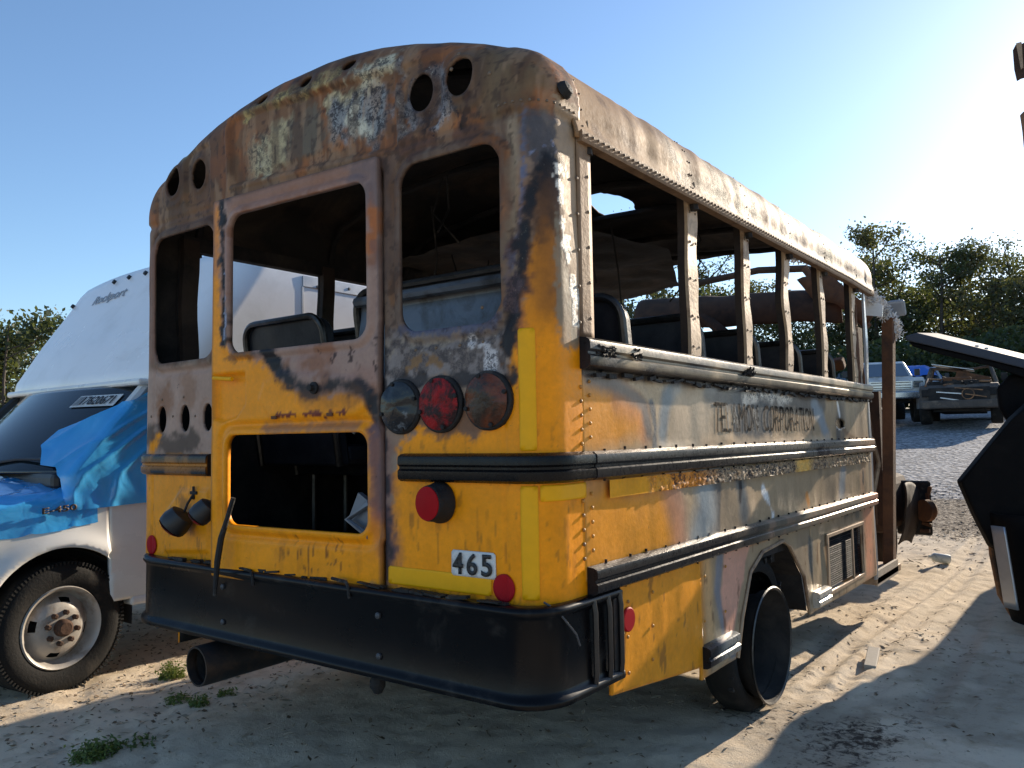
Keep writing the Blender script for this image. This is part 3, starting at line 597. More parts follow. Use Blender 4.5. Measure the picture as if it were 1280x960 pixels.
# melted rubber strip that hangs out of the lower opening
qs = [(-0.261,1.063),(-0.286,0.983),(-0.311,0.908),(-0.321,0.822),(-0.325,0.693)]; MB().tube([(q[0], dyf(q[0])-.022-.008*i, q[1]) for i, q in enumerate(qs)], [.010, .009, .012, .012, .007], 8).build('hanging_seal', 'charred', door, True)
MB().tube([(.40, .02, 1.36), (.33, -.0, 1.30)], .006, 6).build('lining_bar', 'seat_panel', door, True); MB().box((.36, .03, 1.02), (.12, .02, .1), Matrix.Rotation(.5, 3, 'Y')).build('lining_scrap', 'seat_panel', door); MB().tube([(.42, -.01, .95), (.30, .0, 1.0), (.40, .01, 1.06)], .012, 6).build('lining_roll', 'seat_panel', door, True)
# --- side walls (u = along the bus, v = height)
LEN = 3.80
ARCH = [(1.396,0.339),(1.464,0.498),(1.575,0.668),(1.73,0.736),(2.016,0.754),(2.107,0.721),(2.31,0.544),(2.377,0.355)]
ARCH = [(ARCH[0][0], -.2)]+ARCH+[(ARCH[-1][0], -.2)]
RT, RM, RBt = (1.485, 1.585), (1.137, 1.229), (.787, .874)
def dent(u, v, s): return .030*(fbm(u*2.2, v*1.6, 3, s)-.5)+.006*(fbm(u*7, v*3, 3, s+5)-.5)
def side_panel(name, u0, u1, v0, v1, paint, keep=None, sx=1, seed=0, st=.010, lap=0.0):
    u, v, F = grid_cut(u0, u1, v0, v1, st, keep)
    x = W+lap+dent(u, v, 71+seed)*sstep(0, .25, u-.2)*np.minimum(1, np.minimum(v-v0, v1-v)/.05)
    P = Paint(u, v, pal(128, 112, 92), .38, .15); P.wu *= .55; P.wv *= .2
    paint(P, u, v)
    if sx > 0: F = F[:, ::-1]
    F = F if sx < 0 else F[:, ::-1]
    o = mk(name, np.stack([sx*x, u, v], -1), F if sx > 0 else F[:, ::-1], None, bus, True, P.attrs(), ['burnt_body', 'soot'])
    return solidify(o, .012, -1, 1)
YS = np.array((.74, .285, .018)); BEI = pal(140, 122, 98); BLU = pal(76, 76, 76); GRY = pal(110, 102, 90)
def paint_upper(P, u, v):
    P.mix(P.noise(2.2, .42, .6, 4, 1.0), BEI); P.mix(P.noise(3.2, .52, .64, 5, .8)*.9, BLU, me=.22)
    P.mix(P.poly([(0.189,1.462),(0.642,1.462),(0.674,1.4),(0.666,1.264),(0.179,1.225)], .06, .05), YS, me=0, ro=.36)
    P.mix(P.stroke([(0.434,1.394),(0.599,1.342),(0.63,1.273)], .04, .9, .04)*.45, pal(150, 100, 78)); P.mix(P.stroke([(0.26,1.46),(0.384,1.45),(0.517,1.423),(0.631,1.385),(0.668,1.286)], .035, .8, .03)*.9, BLU, me=.22)
    P.mix(P.poly([(0.465,1.475),(1.001,1.484),(0.899,1.455),(0.763,1.408),(0.73,1.286),(0.692,1.286),(0.686,1.386),(0.604,1.426)], .01, .02), BEI*1.1, ch=.15); P.mix(P.stroke([(0.698,1.386),(0.718,1.301),(0.707,1.229)], .02, .5, .04), BLU, ch=.3)
    P.mix(P.stroke([(0.899,1.455),(0.815,1.404),(0.781,1.286)], .045, .6, .03), pal(98, 104, 108), me=.22); P.mix(P.poly([(0.898,1.436),(1.228,1.428),(1.196,1.235),(0.83,1.238)], .05, .04)*.9, pal(158, 140, 118))
    P.mix(P.stroke([(1.189,1.44),(1.488,1.429),(2.374,1.445),(2.802,1.434)], .05, .6, .04)*.8, BLU, me=.22); P.mix(P.stroke([(1.582,1.424),(1.682,1.449),(2.245,1.45)], .03, .6, .06), pal(180, 172, 160), ch=.9)
    P.mix(P.stroke([(1.575,1.353),(1.583,1.246)], .03, .7, .04)*.8, BLU); P.mix(P.stroke([(2.651,1.43),(2.785,1.321),(2.866,1.23)], .05, .6, .04)*.9, pal(118, 128, 136), me=.22); P.mix(P.stroke([(3.065,1.464),(3.102,1.369)], .01, .6, .03), pal(225, 215, 190))
    P.mix(P.stroke([(3.11,1.317),(3.243,1.264),(3.384,1.228)], .02, .6, .03), pal(110, 90, 70)); P.mix(P.stroke([(1.133,1.236),(1.661,1.234),(2.93,1.233)], .03, .7, .05)*.6, pal(176, 152, 124)); P.mix(sstep(1.50, 1.455, v)*0, SOOT)
    P.mix(sstep(1.452, 1.478, v+P.wv*.05)*.85, SOOT*2.4, ch=.6)
def paint_mid(P, u, v):
    P.mix(P.noise(2.0, .42, .6, 14, 1.0), BEI); P.mix(P.noise(2.6, .52, .64, 15, .7)*.9, BLU, me=.22)
    P.mix(P.poly([(0.176,1.143),(0.769,1.112),(0.814,0.993),(0.859,0.872),(0.685,0.78),(0.162,0.808)], .10, .05), YS, me=0, ro=.36); P.mix(P.stroke([(0.806,1.081),(0.865,0.959),(0.886,0.868)], .06, .9, .04)*.55, pal(158, 108, 88))
    P.mix(P.stroke([(1.119,1.062),(1.142,0.965),(1.044,0.881)], .08, .7, .04)*.9, pal(120, 126, 128), me=.22); P.mix(P.stroke([(1.492,1.074),(1.534,0.933)], .05, .7, .04), pal(92, 94, 94), me=.4)
    P.mix(P.stroke([(1.791,1.014),(1.858,0.943),(1.896,0.888)], .02, .5, .05), pal(205, 200, 190), ch=.3); P.mix(P.stroke([(3.135,1.036),(3.084,0.935)], .06, .6, .05)*.9, pal(104, 112, 118), me=.22); P.mix(P.stroke([(3.585,1.041),(3.546,0.936)], .05, .5, .04)*.9, pal(150, 122, 96)); P.mix(P.stroke([(3.581,1.016),(3.572,0.966)], .02, .5, .03), pal(84, 78, 70), ch=.5)
    P.mix(P.stroke([(2.441,0.932),(2.465,0.905)], .02, .6, .04), pal(170, 118, 66)); P.mix(P.stroke([(1.499,1.056),(1.484,0.988)], .012, .6, .04), SOOT*3)
def paint_skirt(P, u, v):
    P.mix(P.noise(3, .42, .6, 24, 1.5), BEI*.95)
    P.mix(sstep(1.16, 1.02, u+P.wu*.12+(v-.55)*-.05), YS*1.05, me=0, ro=.38); P.mix(P.stroke([(1.13,0.809),(1.143,0.588),(1.146,0.432)], .035, .8, .03)*.8, pal(176, 140, 96)); P.mix(P.stroke([(1.256,0.787),(1.227,0.637),(1.292,0.433),(1.355,0.371)], .03, .6, .03)*.9, pal(110, 114, 122), me=.4)
    P.mix(P.poly([(1.306,0.788),(1.596,0.787),(1.465,0.599),(1.359,0.419),(1.278,0.468),(1.259,0.632)], .012, .03), pal(176, 132, 112)); P.mix(P.stroke([(1.597,0.801),(1.931,0.809),(2.07,0.81)], .02, .6, .04), pal(140, 100, 70))
    P.mix(P.stroke([(3.656,0.756),(3.641,0.452)], .12, .7, .04)*.8, pal(190, 130, 100)); P.mix(P.stroke([(3.115,0.801),(3.314,0.813),(3.419,0.766)], .04, .5, .05), pal(90, 86, 78), ch=.3); P.mix(P.stroke([(2.436,0.691),(2.432,0.559)], .03, .5, .05), pal(104, 98, 90), ch=.4)
    P.mix(P.noise(40, .66, .72, 25, 10)*.6, pal(80, 54, 34))
holes = (3.111,1.322)
side_panel('side_panel', .222, LEN, 1.20, 1.50, paint_upper, lambda u, v: np.minimum(ell(u, v, holes[0], holes[1], .10, .028)+.012*(fbm(u*20, v*20, 2, 3)-.5), 1), seed=1)
side_panel('side_panel', .222, LEN, .83, 1.16, paint_mid, None, seed=9)
def skirt_keep(u, v):
    bot = np.where(u < 1.03, .385+(1.03-u)*.10, .335)
    return np.minimum(poly_sd(u, v, ARCH), v-bot)
side_panel('skirt_panel', .36, 1.052, .31, .80, paint_skirt, skirt_keep, seed=20, lap=.004)
side_panel('skirt_panel', 1.056, 2.44, .30, .80, paint_skirt, skirt_keep, seed=22, lap=.0)
GR = (2.745, 3.48, .395, .69)
side_panel('skirt_panel', 2.444, LEN, .30, .80, paint_skirt, lambda u, v: np.minimum(v-.335-.0*(u-3.2), rrect(u, v, (GR[0]+GR[1])/2, (GR[2]+GR[3])/2, (GR[1]-GR[0])/2, (GR[3]-GR[2])/2, .01)), seed=24, lap=.003)
gr = MB().box((W-.03, (GR[0]+GR[1])/2, (GR[2]+GR[3])/2), (.012, GR[1]-GR[0], GR[3]-GR[2])).build('air_grille', 'charred', bus)
for k in range(24):
    zz = GR[2]+.012+k*(GR[3]-GR[2]-.02)/23
    MB().box((W-.014, (GR[0]+GR[1])/2, zz), (.012, GR[1]-GR[0]-.004, .0035), Matrix.Rotation(-.5, 3, 'Y')).build('louvre', 'charred' if k % 3 else 'steel_dark', gr)
b = MB()
for (a0, a1, c0, c1) in ((GR[0]-.03, GR[0], GR[2]-.02, GR[3]+.02), (GR[1], GR[1]+.03, GR[2]-.02, GR[3]+.02), (GR[0], GR[1], GR[3], GR[3]+.02), (GR[0], GR[1], GR[2]-.02, GR[2]), ((GR[0]+GR[1])/2+.12, (GR[0]+GR[1])/2+.14, GR[2], GR[3])):
    b.box((W+.008, (a0+a1)/2, (c0+c1)/2), (.010, a1-a0, c1-c0))
b.build('grille_frame', 'tan_steel', gr, bevel=.002)
# arch lip
b = MB(); b.tube([(W+.004, p[0], p[1]) for p in ARCH[1:-1]], .009, 6); b.build('arch_lip', 'tan_steel', bus, True)
def wheelhouse():
    b = MB(); pts = ARCH[1:-1]
    for (a, c), (d2, e) in zip(pts[:-1], pts[1:]): b.add([(W-.01, a, c), (W-.01, d2, e), (.55, d2, e), (.55, a, c)], [(0, 1, 2, 3)])
    return b.build('wheel_house', 'soot', bus)
wheelhouse()
def paint_left(P, u, v): P.mix(P.noise(3, .4, .6, 30), pal(110, 84, 66)); P.mix(sstep(1.3, 1.0, v), YEL)
side_panel('side_panel', .222, LEN, .34, 1.60, paint_left, None, -1, 40, .03)
# --- rub rails: two-ridged pressings
RAILP = [(0, 0), (.020, .002), (.032, .010), (.034, .018), (.034, .036), (.026, .043), (.026, .050), (.034, .057), (.034, .075), (.032, .083), (.020, .091), (0, .093)]
def rail(name, path, z0, hgt, paint, thick=1.0, parent=bus, caps=True):
    """path: list of ((x,y),(nx,ny)); paint(s)->Paint mix, s = run length"""
    pr = [(o*thick, zz/.093*hgt) for o, zz in RAILP]; m = len(pr); V = []; s_ = []; L = 0
    for i, ((px, py), (ax, ay)) in enumerate(path):
        if i: L += math.hypot(px-path[i-1][0][0], py-path[i-1][0][1])
        for o, zz in pr: V.append((px+ax*o, py+ay*o, z0+zz)); s_.append((L, zz))
    n = len(path); idx = np.arange(n*m).reshape(n, m)
    F = [tuple(t) for t in np.stack([idx[:-1, :-1], idx[1:, :-1], idx[1:, 1:], idx[:-1, 1:]], -1).reshape(-1, 4)]
    if caps: F += [tuple(idx[0]), tuple(idx[-1][::-1])]
    s_ = np.array(s_); P = Paint(s_[:, 0], s_[:, 1]+z0, SOOT*1.1, .3); paint(P, s_[:, 0], s_[:, 1])
    o = mk(name, V, F, 'burnt_body', parent, True, P.attrs()); o.data.set_sharp_from_angle(angle=rad(32))
    bm = bmesh.new(); bm.from_mesh(o.data); bmesh.ops.recalc_face_normals(bm, faces=bm.faces); bm.to_mesh(o.data); bm.free()
    return o
def straight(y0, y1, x=W, st=.03, sg=1):
    return [((x+.004*math.sin(t*3), t), (sg, 0)) for t in np.linspace(y0, y1, int((y1-y0)/st)+1)]
MET = pal(88, 80, 68)
def pr_top(P, s, t): P.mix(sstep(.02, .10, s+P.wu*.1), MET*.92, me=.25, ro=.36); P.mix(P.noise(5, .45, .6, 31, 40)*.8, SOOT*3); P.mix(P.noise(9, .56, .62, 33)*sstep(1.2, .3, s), SOOT*2, ch=.4); P.mix(P.noise(4, .55, .7, 34)*.7, pal(150, 132, 108)); P.mix(sstep(.022, .004, t)*.9, SOOT*2)
def pr_mid(P, s, t): P.mix(sstep(.6, 2.2, s+P.wu*.5), pal(96, 92, 84), me=.3, ro=.3); P.mix(P.noise(8, .6, .66, 35)*sstep(1.5, 2.2, s), SOOT*2, ch=.3); P.mix(sstep(2.9, 3.5, s)*.7, pal(150, 118, 92)); P.mix(sstep(.022, .004, t)*.9, SOOT*2)
def pr_bot(P, s, t): P.mix(sstep(.9, 2.4, s+P.wu*.5), pal(112, 104, 90), me=.3, ro=.34); P.mix(P.noise(7, .58, .66, 36)*sstep(1.0, 1.6, s)*.8, pal(120, 100, 84)); P.mix(sstep(3.0, 3.5, s)*.6, pal(170, 116, 92)); P.mix(sstep(.016, .003, t)*.8, SOOT*2)
rail('rub_rail', straight(.21, LEN+.02), RT[0], RT[1]-RT[0], pr_top, 1.15)
rail('rub_rail', straight(.245, LEN+.02), RM[0], RM[1]-RM[0], pr_mid, 1.0)
rail('rub_rail', straight(.225, LEN+.02), RBt[0], RBt[1]-RBt[0], pr_bot, 1.1)
def corner_path(a0, a1, sg=1, st=.02):
    out = []
    for a in np.linspace(a0, a1, int(abs(a1-a0)/st)+1):
        x, y, z, nx, ny, nz, d, r = cap(np.array([a*sg]), np.array([1.2])); out.append(((x[0], y[0]), (nx[0], ny[0])))
    return out
rail('rub_rail', corner_path(.575, 1.32), RM[0], RM[1]-RM[0], lambda P, s, t: P.mix(s*0+1, SOOT*.5, ro=.26))
def pr_left(P, s, t): P.mix(P.noise(10, .45, .55, 38), pal(96, 62, 30)); P.mix(sstep(.03, .04, t)*sstep(.06, .05, t)*.8, YEL*.5)
rail('rub_rail', corner_path(.53, 1.30, -1)[::-1], RM[0], RM[1]-RM[0], pr_left, .8)
rail('rub_rail_stub', straight((1.041,0.364)[0], (1.363,0.369)[0]-.01), .375, .085, lambda P, s, t: P.mix(sstep(0.05, .2, s), pal(120, 122, 120), me=.6, ro=.3), 1.2)
rail('rub_rail_stub', straight((2.434,0.369)[0], (2.65,0.387)[0]), .36, .085, lambda P, s, t: P.mix(s*0+1, pal(170, 165, 155), me=.5, ro=.3), 1.2)
# tabs with screws along the rails
b = MB()
for zz in (RT[0]-.002, RM[0]-.002, RBt[0]-.002, RM[1]+.003, RBt[1]+.003):
    for t in np.arange(.34, LEN, .135):
        t2 = t+random.uniform(-.02, .02); b.box((W+.006, t2, zz+random.uniform(-.003, .003)), (.008, .004, .010))
b.build('rail_clips', 'soot', bus, kind='stuff')
b = MB()
for t in np.arange(.30, LEN, .085):
    for _ in range(1): b.box((W+.010+random.uniform(0, .01), t+random.uniform(-.03, .03), RT[0]-.012+random.uniform(-.006, .004)), (.012, random.uniform(.03, .09), random.uniform(.006, .018)), Matrix.Rotation(random.uniform(-.2, .2), 3, 'X'))
b.build('charred_caulk', 'charred', bus, kind='stuff')
b = MB()
for c in [(0.308,1.566),(0.328,1.557),(0.508,1.56),(0.531,1.572),(1.547,1.558),(1.596,1.568)]:
    for _ in range(9): b.tube([(W+.03+random.uniform(-.015, .02), c[0]+random.uniform(-.05, .05), c[1]+random.uniform(-.03, .0)) for _ in range(4)], random.uniform(.002, .006), 5)
b.build('charred_seal', 'charred', bus, True, kind='stuff')
# --- reflective tape and round reflectors (thin sheets laid on the skin)
def cap_patch(name, pts, mat, lift=.003, st=.012, rr=None):
    us = [p[0] for p in pts]; vs = [p[1] for p in pts]
    u, v, F = grid_cut(min(us)-.005, max(us)+.005, min(vs)-.005, max(vs)+.005, st, lambda a, b: -poly_sd(a, b, pts))
    x, y, z, nx, ny, nz, d, r = cap(u, v); h = rear_relief(u, v)+lift
    return solidify(mk(name, np.stack([x+nx*h, y+ny*h, z+nz*h], -1), F, mat, bus, True), .002, -1)
def rectp(a0, a1, b0, b1): return [(a0, b0), (a1, b0), (a1, b1), (a0, b1)]
ta = (1.04,1.148)[0]; tb = (1.092,1.148)[0]
cap_patch('reflective_tape', rectp(ta, tb, .80, RM[0]-.006), 'tape_yellow'); cap_patch('reflective_tape', rectp(ta, tb, RM[1]+.006, 1.60), 'tape_yellow')
cap_patch('reflective_tape', rectp(tb+.006, 1.300, RM[0]-.052, RM[0]-.004), 'tape_yellow', .004)
cap_patch('reflective_tape', rectp(.50, .93, .80, .858), 'tape_yellow', .003)
def side_sheet(name, u0, u1, v0, v1, mat, lift=.006, st=.02, fn=None):
    u, v, F = grid_cut(u0, u1, v0, v1, st); x = W+.004+lift+dent(u, v, 80)*0
    return solidify(mk(name, np.stack([x, u, v], -1), F, mat, bus, True), .003, -1)
# the burnt strip of side tape: yellow at its rear, blistered to char further on
u, v, F = grid_cut(.36, 3.72, RM[0]-.062, RM[0]-.004, .008)
P = Paint(u, v, np.array((.76, .33, .006)), .4); k = sstep(.62, .78, u+P.wu*.3)
P.mix(k, pal(176, 112, 40), ch=.9, ro=.7); P.mix(sstep(.95, 1.3, u+P.wu*.4), pal(120, 104, 84), ch=1); P.mix(sstep(1.9, 2.5, u+P.wu*.6)*.8, pal(140, 118, 92), ch=.7); P.mix(P.stroke((2.35, RM[0]-.03), .12), pal(190, 150, 80), ch=.2)
hh = .007+k*.014*(vn(u*120, v*120, 3)-.3)+.008*sstep(1.3, 1.7, u)*(vn(u*60, v*60, 5)-.4)
mk('burnt_tape', np.stack([W+.004+hh, u, v], -1), F, 'burnt_body', bus, True, P.attrs())
def disc_pts(c, rx, ry, n=20): return [(c[0]+rx*math.cos(2*math.pi*k/n), c[1]+ry*math.sin(2*math.pi*k/n)) for k in range(n)]
cap_patch('round_reflector', disc_pts((.977, .829), .040, .042), 'reflector_red', .005, .006)
cap_patch('round_reflector', disc_pts((-.985, .829), .040, .042), 'reflector_red', .005, .006)
c = (0.466,0.671); MB().lathe([(.040, 0), (.040, .005), (.036, .008), (0, .008)], 24, (W+.005, c[0], c[1]), (1, 0, 0)).build('round_reflector', 'reflector_red', bus, True)
# --- number plate 465
pl = [(0.776,0.93),(0.951,0.93),(0.946,0.854),(0.775,0.848)]
PX0, PX1, PZ0, PZ1 = (pl[0][0]+pl[3][0])/2, (pl[1][0]+pl[2][0])/2, (pl[2][1]+pl[3][1])/2, (pl[0][1]+pl[1][1])/2
plate = cap_patch('number_plate', rectp(PX0, PX1, PZ0, PZ1), 'plate_white', .004)
def text_mesh(name, txt, w, h, mat, parent, fn, thick=.002, bold=0.0, spacing=1.0):
    """letters as a thin mesh; fn(u,v)->(point, normal)"""
    cu = bpy.data.curves.new(name, 'FONT'); cu.body = txt; cu.size = 1; cu.fill_mode = 'FRONT'; cu.offset = bold; cu.space_character = spacing; cu.resolution_u = 4
    t = bpy.data.objects.new(name, cu); COL.objects.link(t); dg = bpy.context.evaluated_depsgraph_get(); dg.update()
    me = bpy.data.meshes.new_from_object(t.evaluated_get(dg)); bpy.data.objects.remove(t); bpy.data.curves.remove(cu)
    me.name = name; bm = bmesh.new(); bm.from_mesh(me); bmesh.ops.triangulate(bm, faces=bm.faces)
    for _ in range(3 if not thick else 1): bmesh.ops.subdivide_edges(bm, edges=[e for e in bm.edges if e.calc_length() > .12], cuts=1); bmesh.ops.triangulate(bm, faces=[f for f in bm.faces if len(f.verts) > 3])
    bm.to_mesh(me); bm.free()
    co = np.array([v.co for v in me.vertices]); mn = co.min(0); mx = co.max(0)
    for v_, c_ in zip(me.vertices, co): v_.co = fn((c_[0]-mn[0])/(mx[0]-mn[0])*w, (c_[1]-mn[1])/(mx[1]-mn[1])*h)
    me.materials.append(M[mat]); o = bpy.data.objects.new(name, me); COL.objects.link(o); o.parent = parent
    return solidify(o, thick, 0) if thick else o
pw = PX1-PX0; ph = PZ1-PZ0
for k, ch_ in enumerate('465'):
    x0 = PX0+pw*(.05+.325*k)
    text_mesh('digit', ch_, pw*.235, ph*.84, 'ink', plate, lambda a, b, x0=x0: Vector((x0+a, .01*(x0+a)**2-.0085-float(rear_relief(np.array([x0+a]), np.array([PZ0+ph*.08+b]))[0]), PZ0+ph*.08+b)), .002, .022)
# --- lettering on the side
tl = [(1.235,1.408),(1.224,1.277),(2.632,1.404),(2.616,1.29)]
LY0, LY1 = (tl[0][0]+tl[1][0])/2, (tl[2][0]+tl[3][0])/2; LZ0, LZ1 = (tl[1][1]+tl[3][1])/2, (tl[0][1]+tl[2][1])/2
word = 'TELAMON CORPORATION'; adv = {'T': .95, 'E': .9, 'L': .85, 'A': 1.1, 'M': 1.25, 'O': 1.15, 'N': 1.1, ' ': .75, 'C': 1.1, 'R': 1.05, 'P': 1.0, 'I': .45}
tot = sum(adv[c_] for c_ in word); acc = 0
def side_x(yy, zz): return W+dent(np.array([yy]), np.array([zz]), 72)[0]*float(sstep(0, .25, yy-.2))
for i, c_ in enumerate(word):
    wv = adv[c_]*(LY1-LY0)/tot
    if c_ != ' ':
        y0 = LY0+acc+wv*.08; lw = wv*.84 if c_ != 'I' else wv*.4
        text_mesh('letter', c_, lw, LZ1-LZ0, 'ink_pale' if i in (2, 3, 6) else 'ink_burnt', bus, lambda a, b, y0=y0: Vector((side_x(y0+a, LZ0+b)+.0036, y0+a, LZ0+b)), 0, -.006)
    acc += wv
# --- lamps on the back
def lamp(x, z, mat, tilt=0):
    y0 = .01*x*x-float(rear_relief(np.array([x]), np.array([z]))[0])
    o = MB().lathe([(.092, -.012), (.092, .010), (.088, .015), (.084, .016)], 30, (x, y0, z), (0, -1, 0)).build('stop_lamp', 'charred', bus, True)
    V = []; F = []; n = 30; rings = [0, .02, .04, .06, .074, .083]
    for r in rings:
        for k in range(n):
            a = 2*math.pi*k/n; xx, zz = r*math.cos(a), r*math.sin(a); hb = .019+.014*(1-(r/.083)**2)
            hb += (.016*(fbm(np.array([xx*28+x*9]), np.array([zz*28]), 3, 90)[0]-.5))*(1 if zz > -.02 else .25)
            V.append((x+xx, y0-hb, z+zz))
    for i in range(len(rings)-1):
        for k in range(n): F.append((i*n+k, i*n+(k+1) % n, (i+1)*n+(k+1) % n, (i+1)*n+k))
    mk('lens', V, F, mat, o, True)
    for k in range(4):
        a = k*math.pi/2+.3; MB().lathe([(.007, 0), (.007, .006), (0, .007)], 8, (x+.078*math.cos(a), y0-.022, z+.078*math.sin(a)), (0, -1, 0)).build('screw', 'charred', o)
lamp(.566, 1.383, 'black_lens'); lamp(.742, 1.385, 'red_lens_burnt'); lamp(.930, 1.389, 'amber_lens_burnt')
c = (0.731,1.074); y0 = .0
o = MB().lathe([(.066, 0), (.066, .012), (.060, .030), (.056, .055), (.052, .058)], 26, (c[0], y0+.006, c[1]), (-.10, -1, 0)).build('marker_lamp', 'charred', bus, True)
MB().lathe([(.053, 0), (.053, .004), (.03, .008), (0, .009)], 26, (c[0]-.0055, y0-.052, c[1]), (-.10, -1, 0)).build('lens', 'red_lens', o, True)
# two melted marker lamps dangling on the left, with their sockets
for (c, k) in (((-0.664,0.952), 1), ((-0.474,0.999), .75)):
    x_, z_ = c
    o = MB().lathe([(.03*k, .0), (.052*k, .01), (.062*k, .05), (.060*k, .075), (.05*k, .082), (0, .084)], 18, (x_+.02, -.045, z_+.035), (-.55, -.45, -.75)).build('melted_lamp', 'plastic_black', bus, True)
    MB().lathe([(.056*k, 0), (.04*k, .01), (0, .013)], 16, Vector((x_+.02, -.045, z_+.035))+Vector((-.55, -.45, -.75)).normalized()*.083, (-.55, -.45, -.75)).build('lens', 'red_lens_burnt', o, True)
    MB().tube([(x_+.02, -.045, z_+.04), (x_+.015, -.03, z_+.07), (x_+.02, -.005, z_+.11)], .005, 6).build('wire', 'charred', o, True)
    b = MB(); b.box((x_+.022, -.006, z_+.115), (.05, .008, .014)); b.box((x_+.022, -.007, z_+.115), (.012, .008, .055)); b.build('socket', 'charred', o, bevel=.003)
# --- rear bumper
def bump_path():
    yb = -.052; rr, rl, xs = .13, .30, 1.150; pts = []
    for a in np.linspace(.50, yb+rl, 8)[:-1]: pts.append(((-xs, a), (-1, 0)))
    for t in np.linspace(0, math.pi/2, 12): pts.append(((-xs+rl-rl*math.cos(t), yb+rl-rl*math.sin(t)), (-math.cos(t), -math.sin(t))))
    for a in np.linspace(-xs+rl, xs-rr, 30)[1:-1]: pts.append(((a, yb), (0, -1)))
    for t in np.linspace(math.pi/2, 0, 10): pts.append(((xs-rr+rr*math.cos(t), yb+rr-rr*math.sin(t)), (math.cos(t), -math.sin(t))))
    for a in np.linspace(yb+rr, .385, 8)[1:]: pts.append(((xs, a), (1, 0)))
    return pts
BP = bump_path(); prof = [(-.06, .784), (-.012, .790), (.004, .788), (.012, .780), (.013, .770), (.006, .760), (.0, .752), (.0, .55), (.006, .535), (.016, .530), (.019, .518), (.016, .508), (.004, .503), (-.05, .503)]
V = []; m = len(prof)
for (px, py), (ax, ay) in BP:
    dn = .004*(fbm(np.array([px*3]), np.array([py*3+5]), 2, 95)[0]-.5)
    for o_, zz in prof: V.append((px+ax*(o_+dn), py+ay*(o_+dn), zz))
idx = np.arange(len(BP)*m).reshape(len(BP), m); F = [tuple(t) for t in np.stack([idx[:-1, :-1], idx[1:, :-1], idx[1:, 1:], idx[:-1, 1:]], -1).reshape(-1, 4)]+[tuple(idx[0]), tuple(idx[-1])]
bumper = mk('bumper', V, F, 'black_bumper', bus, True)
bm = bmesh.new(); bm.from_mesh(bumper.data); bmesh.ops.recalc_face_normals(bm, faces=bm.faces); bm.to_mesh(bumper.data); bm.free(); bumper.data.set_sharp_from_angle(angle=rad(50))
for q in [(-0.357,0.715),(-0.355,0.581),(0.505,0.705),(0.508,0.576),(-0.878,0.494),(-0.89,0.761),(1.215,0.617)]:
    x_ = max(-1.0, min(1.05, q[0])); MB().lathe([(.011, 0), (.011, .006), (.006, .010), (0, .011)], 10, (x_, -.052 if abs(x_) < .84 else -.02, q[1]), (0, -1, 0)).build('bolt', 'bolt', bumper, True)
for yy in (.215, .300, .372):
    MB().tube([(1.158, yy, .515), (1.164, yy, .56), (1.164, yy, .74), (1.158, yy, .775)], .009, 8).build('corner_rib', 'black_trim', bumper, True)
MB().box((1.150, .372, .645), (.012, .06, .27)).build('end_plate', 'steel_dark', bumper, bevel=.003)
MB().tube([(1.11, .02, .80), (1.145, .04, .775), (1.168, .10, .70), (1.170, .115, .665)], .0035, 6).build('loose_wire', 'bolt', bumper, True)
# charred sludge on the bumper's top edge
b = MB()
for k in range(46):
    x_ = random.uniform(-.75, 1.0); w_ = random.uniform(.02, .10); b.box((x_, -.030+random.uniform(-.012, .01), .790+random.uniform(0, .006)), (w_, .02, random.uniform(.004, .012)), Matrix.Rotation(random.uniform(-.12, .12), 3, 'Y'))
b.build('charred_debris', 'charred', bumper, kind='stuff')
for q in [(-0.152,0.786),(0.376,0.794)]:
    MB().tube([(q[0]-.10, -.05, q[1]+.010), (q[0]-.02, -.058, q[1]+.006), (q[0], -.066, q[1]-.008), (q[0], -.062, q[1]-.045)], .006, 6).build('melted_drip', 'charred', bumper, True)
# tow hook and exhaust
MB().lathe([(.0, 0), (.018, .004), (.026, .02), (.026, .04), (.014, .06), (0, .066)], 12, (.455, -.01, .50), (0, 0, -1)).build('tow_hook', 'charred', bus, True)
ex = (-0.425,0.415)
MB().lathe([(.070, .03), (.070, .0), (.077, .0), (.078, .02), (.077, .75), (.0, .75)], 30, (ex[0]-.035, -.10, .405), (.05, 1, .03), cap0=False).build('exhaust_pipe', 'steel_dark', bus, True)
b = MB().lathe([(.068, .04), (.068, .5), (0, .5)], 24, (ex[0]-.035, -.10, .405), (.05, 1, .03), cap0=False); b.build('exhaust_bore', 'soot', bus, True)
MB().tube([(ex[0]-.03, .20, .47), (ex[0]-.03, .22, .62)], .012, 6).build('exhaust_hanger', 'rust_dark', bus, True)
# --- chassis and floor
b = MB(); b.box((0, 2.0, .72), (2.2, 3.75, .05)); b.box((-.42, 2.3, .60), (.09, 4.6, .16)); b.box((.42, 2.3, .60), (.09, 4.6, .16))
for yy in np.arange(.3, 4.0, .45): b.box((0, yy, .665), (2.1, .05, .06))
b.build('floor_frame', 'soot', bus)
MB().tube([(-.9, 1.90, .34), (.9, 1.90, .34)], .06, 10).lathe([(.0, -.2), (.12, -.15), (.17, 0), (.12, .15), (0, .2)], 16, (0, 1.90, .36), (1, 0, 0)).build('rear_axle', 'rust_dark', bus, True)
b = MB()
for zz in (.40, .44, .48): b.box((.62, 1.95, zz), (.08, 1.1-(.48-zz)*5, .02))
b.build('leaf_spring', 'rust', bus)
b = MB(); b.tube([(.9, 2.32, .55), (.75, 2.5, .62), (.4, 2.6, .6)], .04, 8); b.box((.8, 2.36, .47), (.3, .12, .06), Matrix.Rotation(.3, 3, 'Z')); b.box((.72, 2.42, .58), (.3, .10, .05), Matrix.Rotation(-.2, 3, 'Y')); b.build('burnt_bracket', 'tan_steel', bus, True)
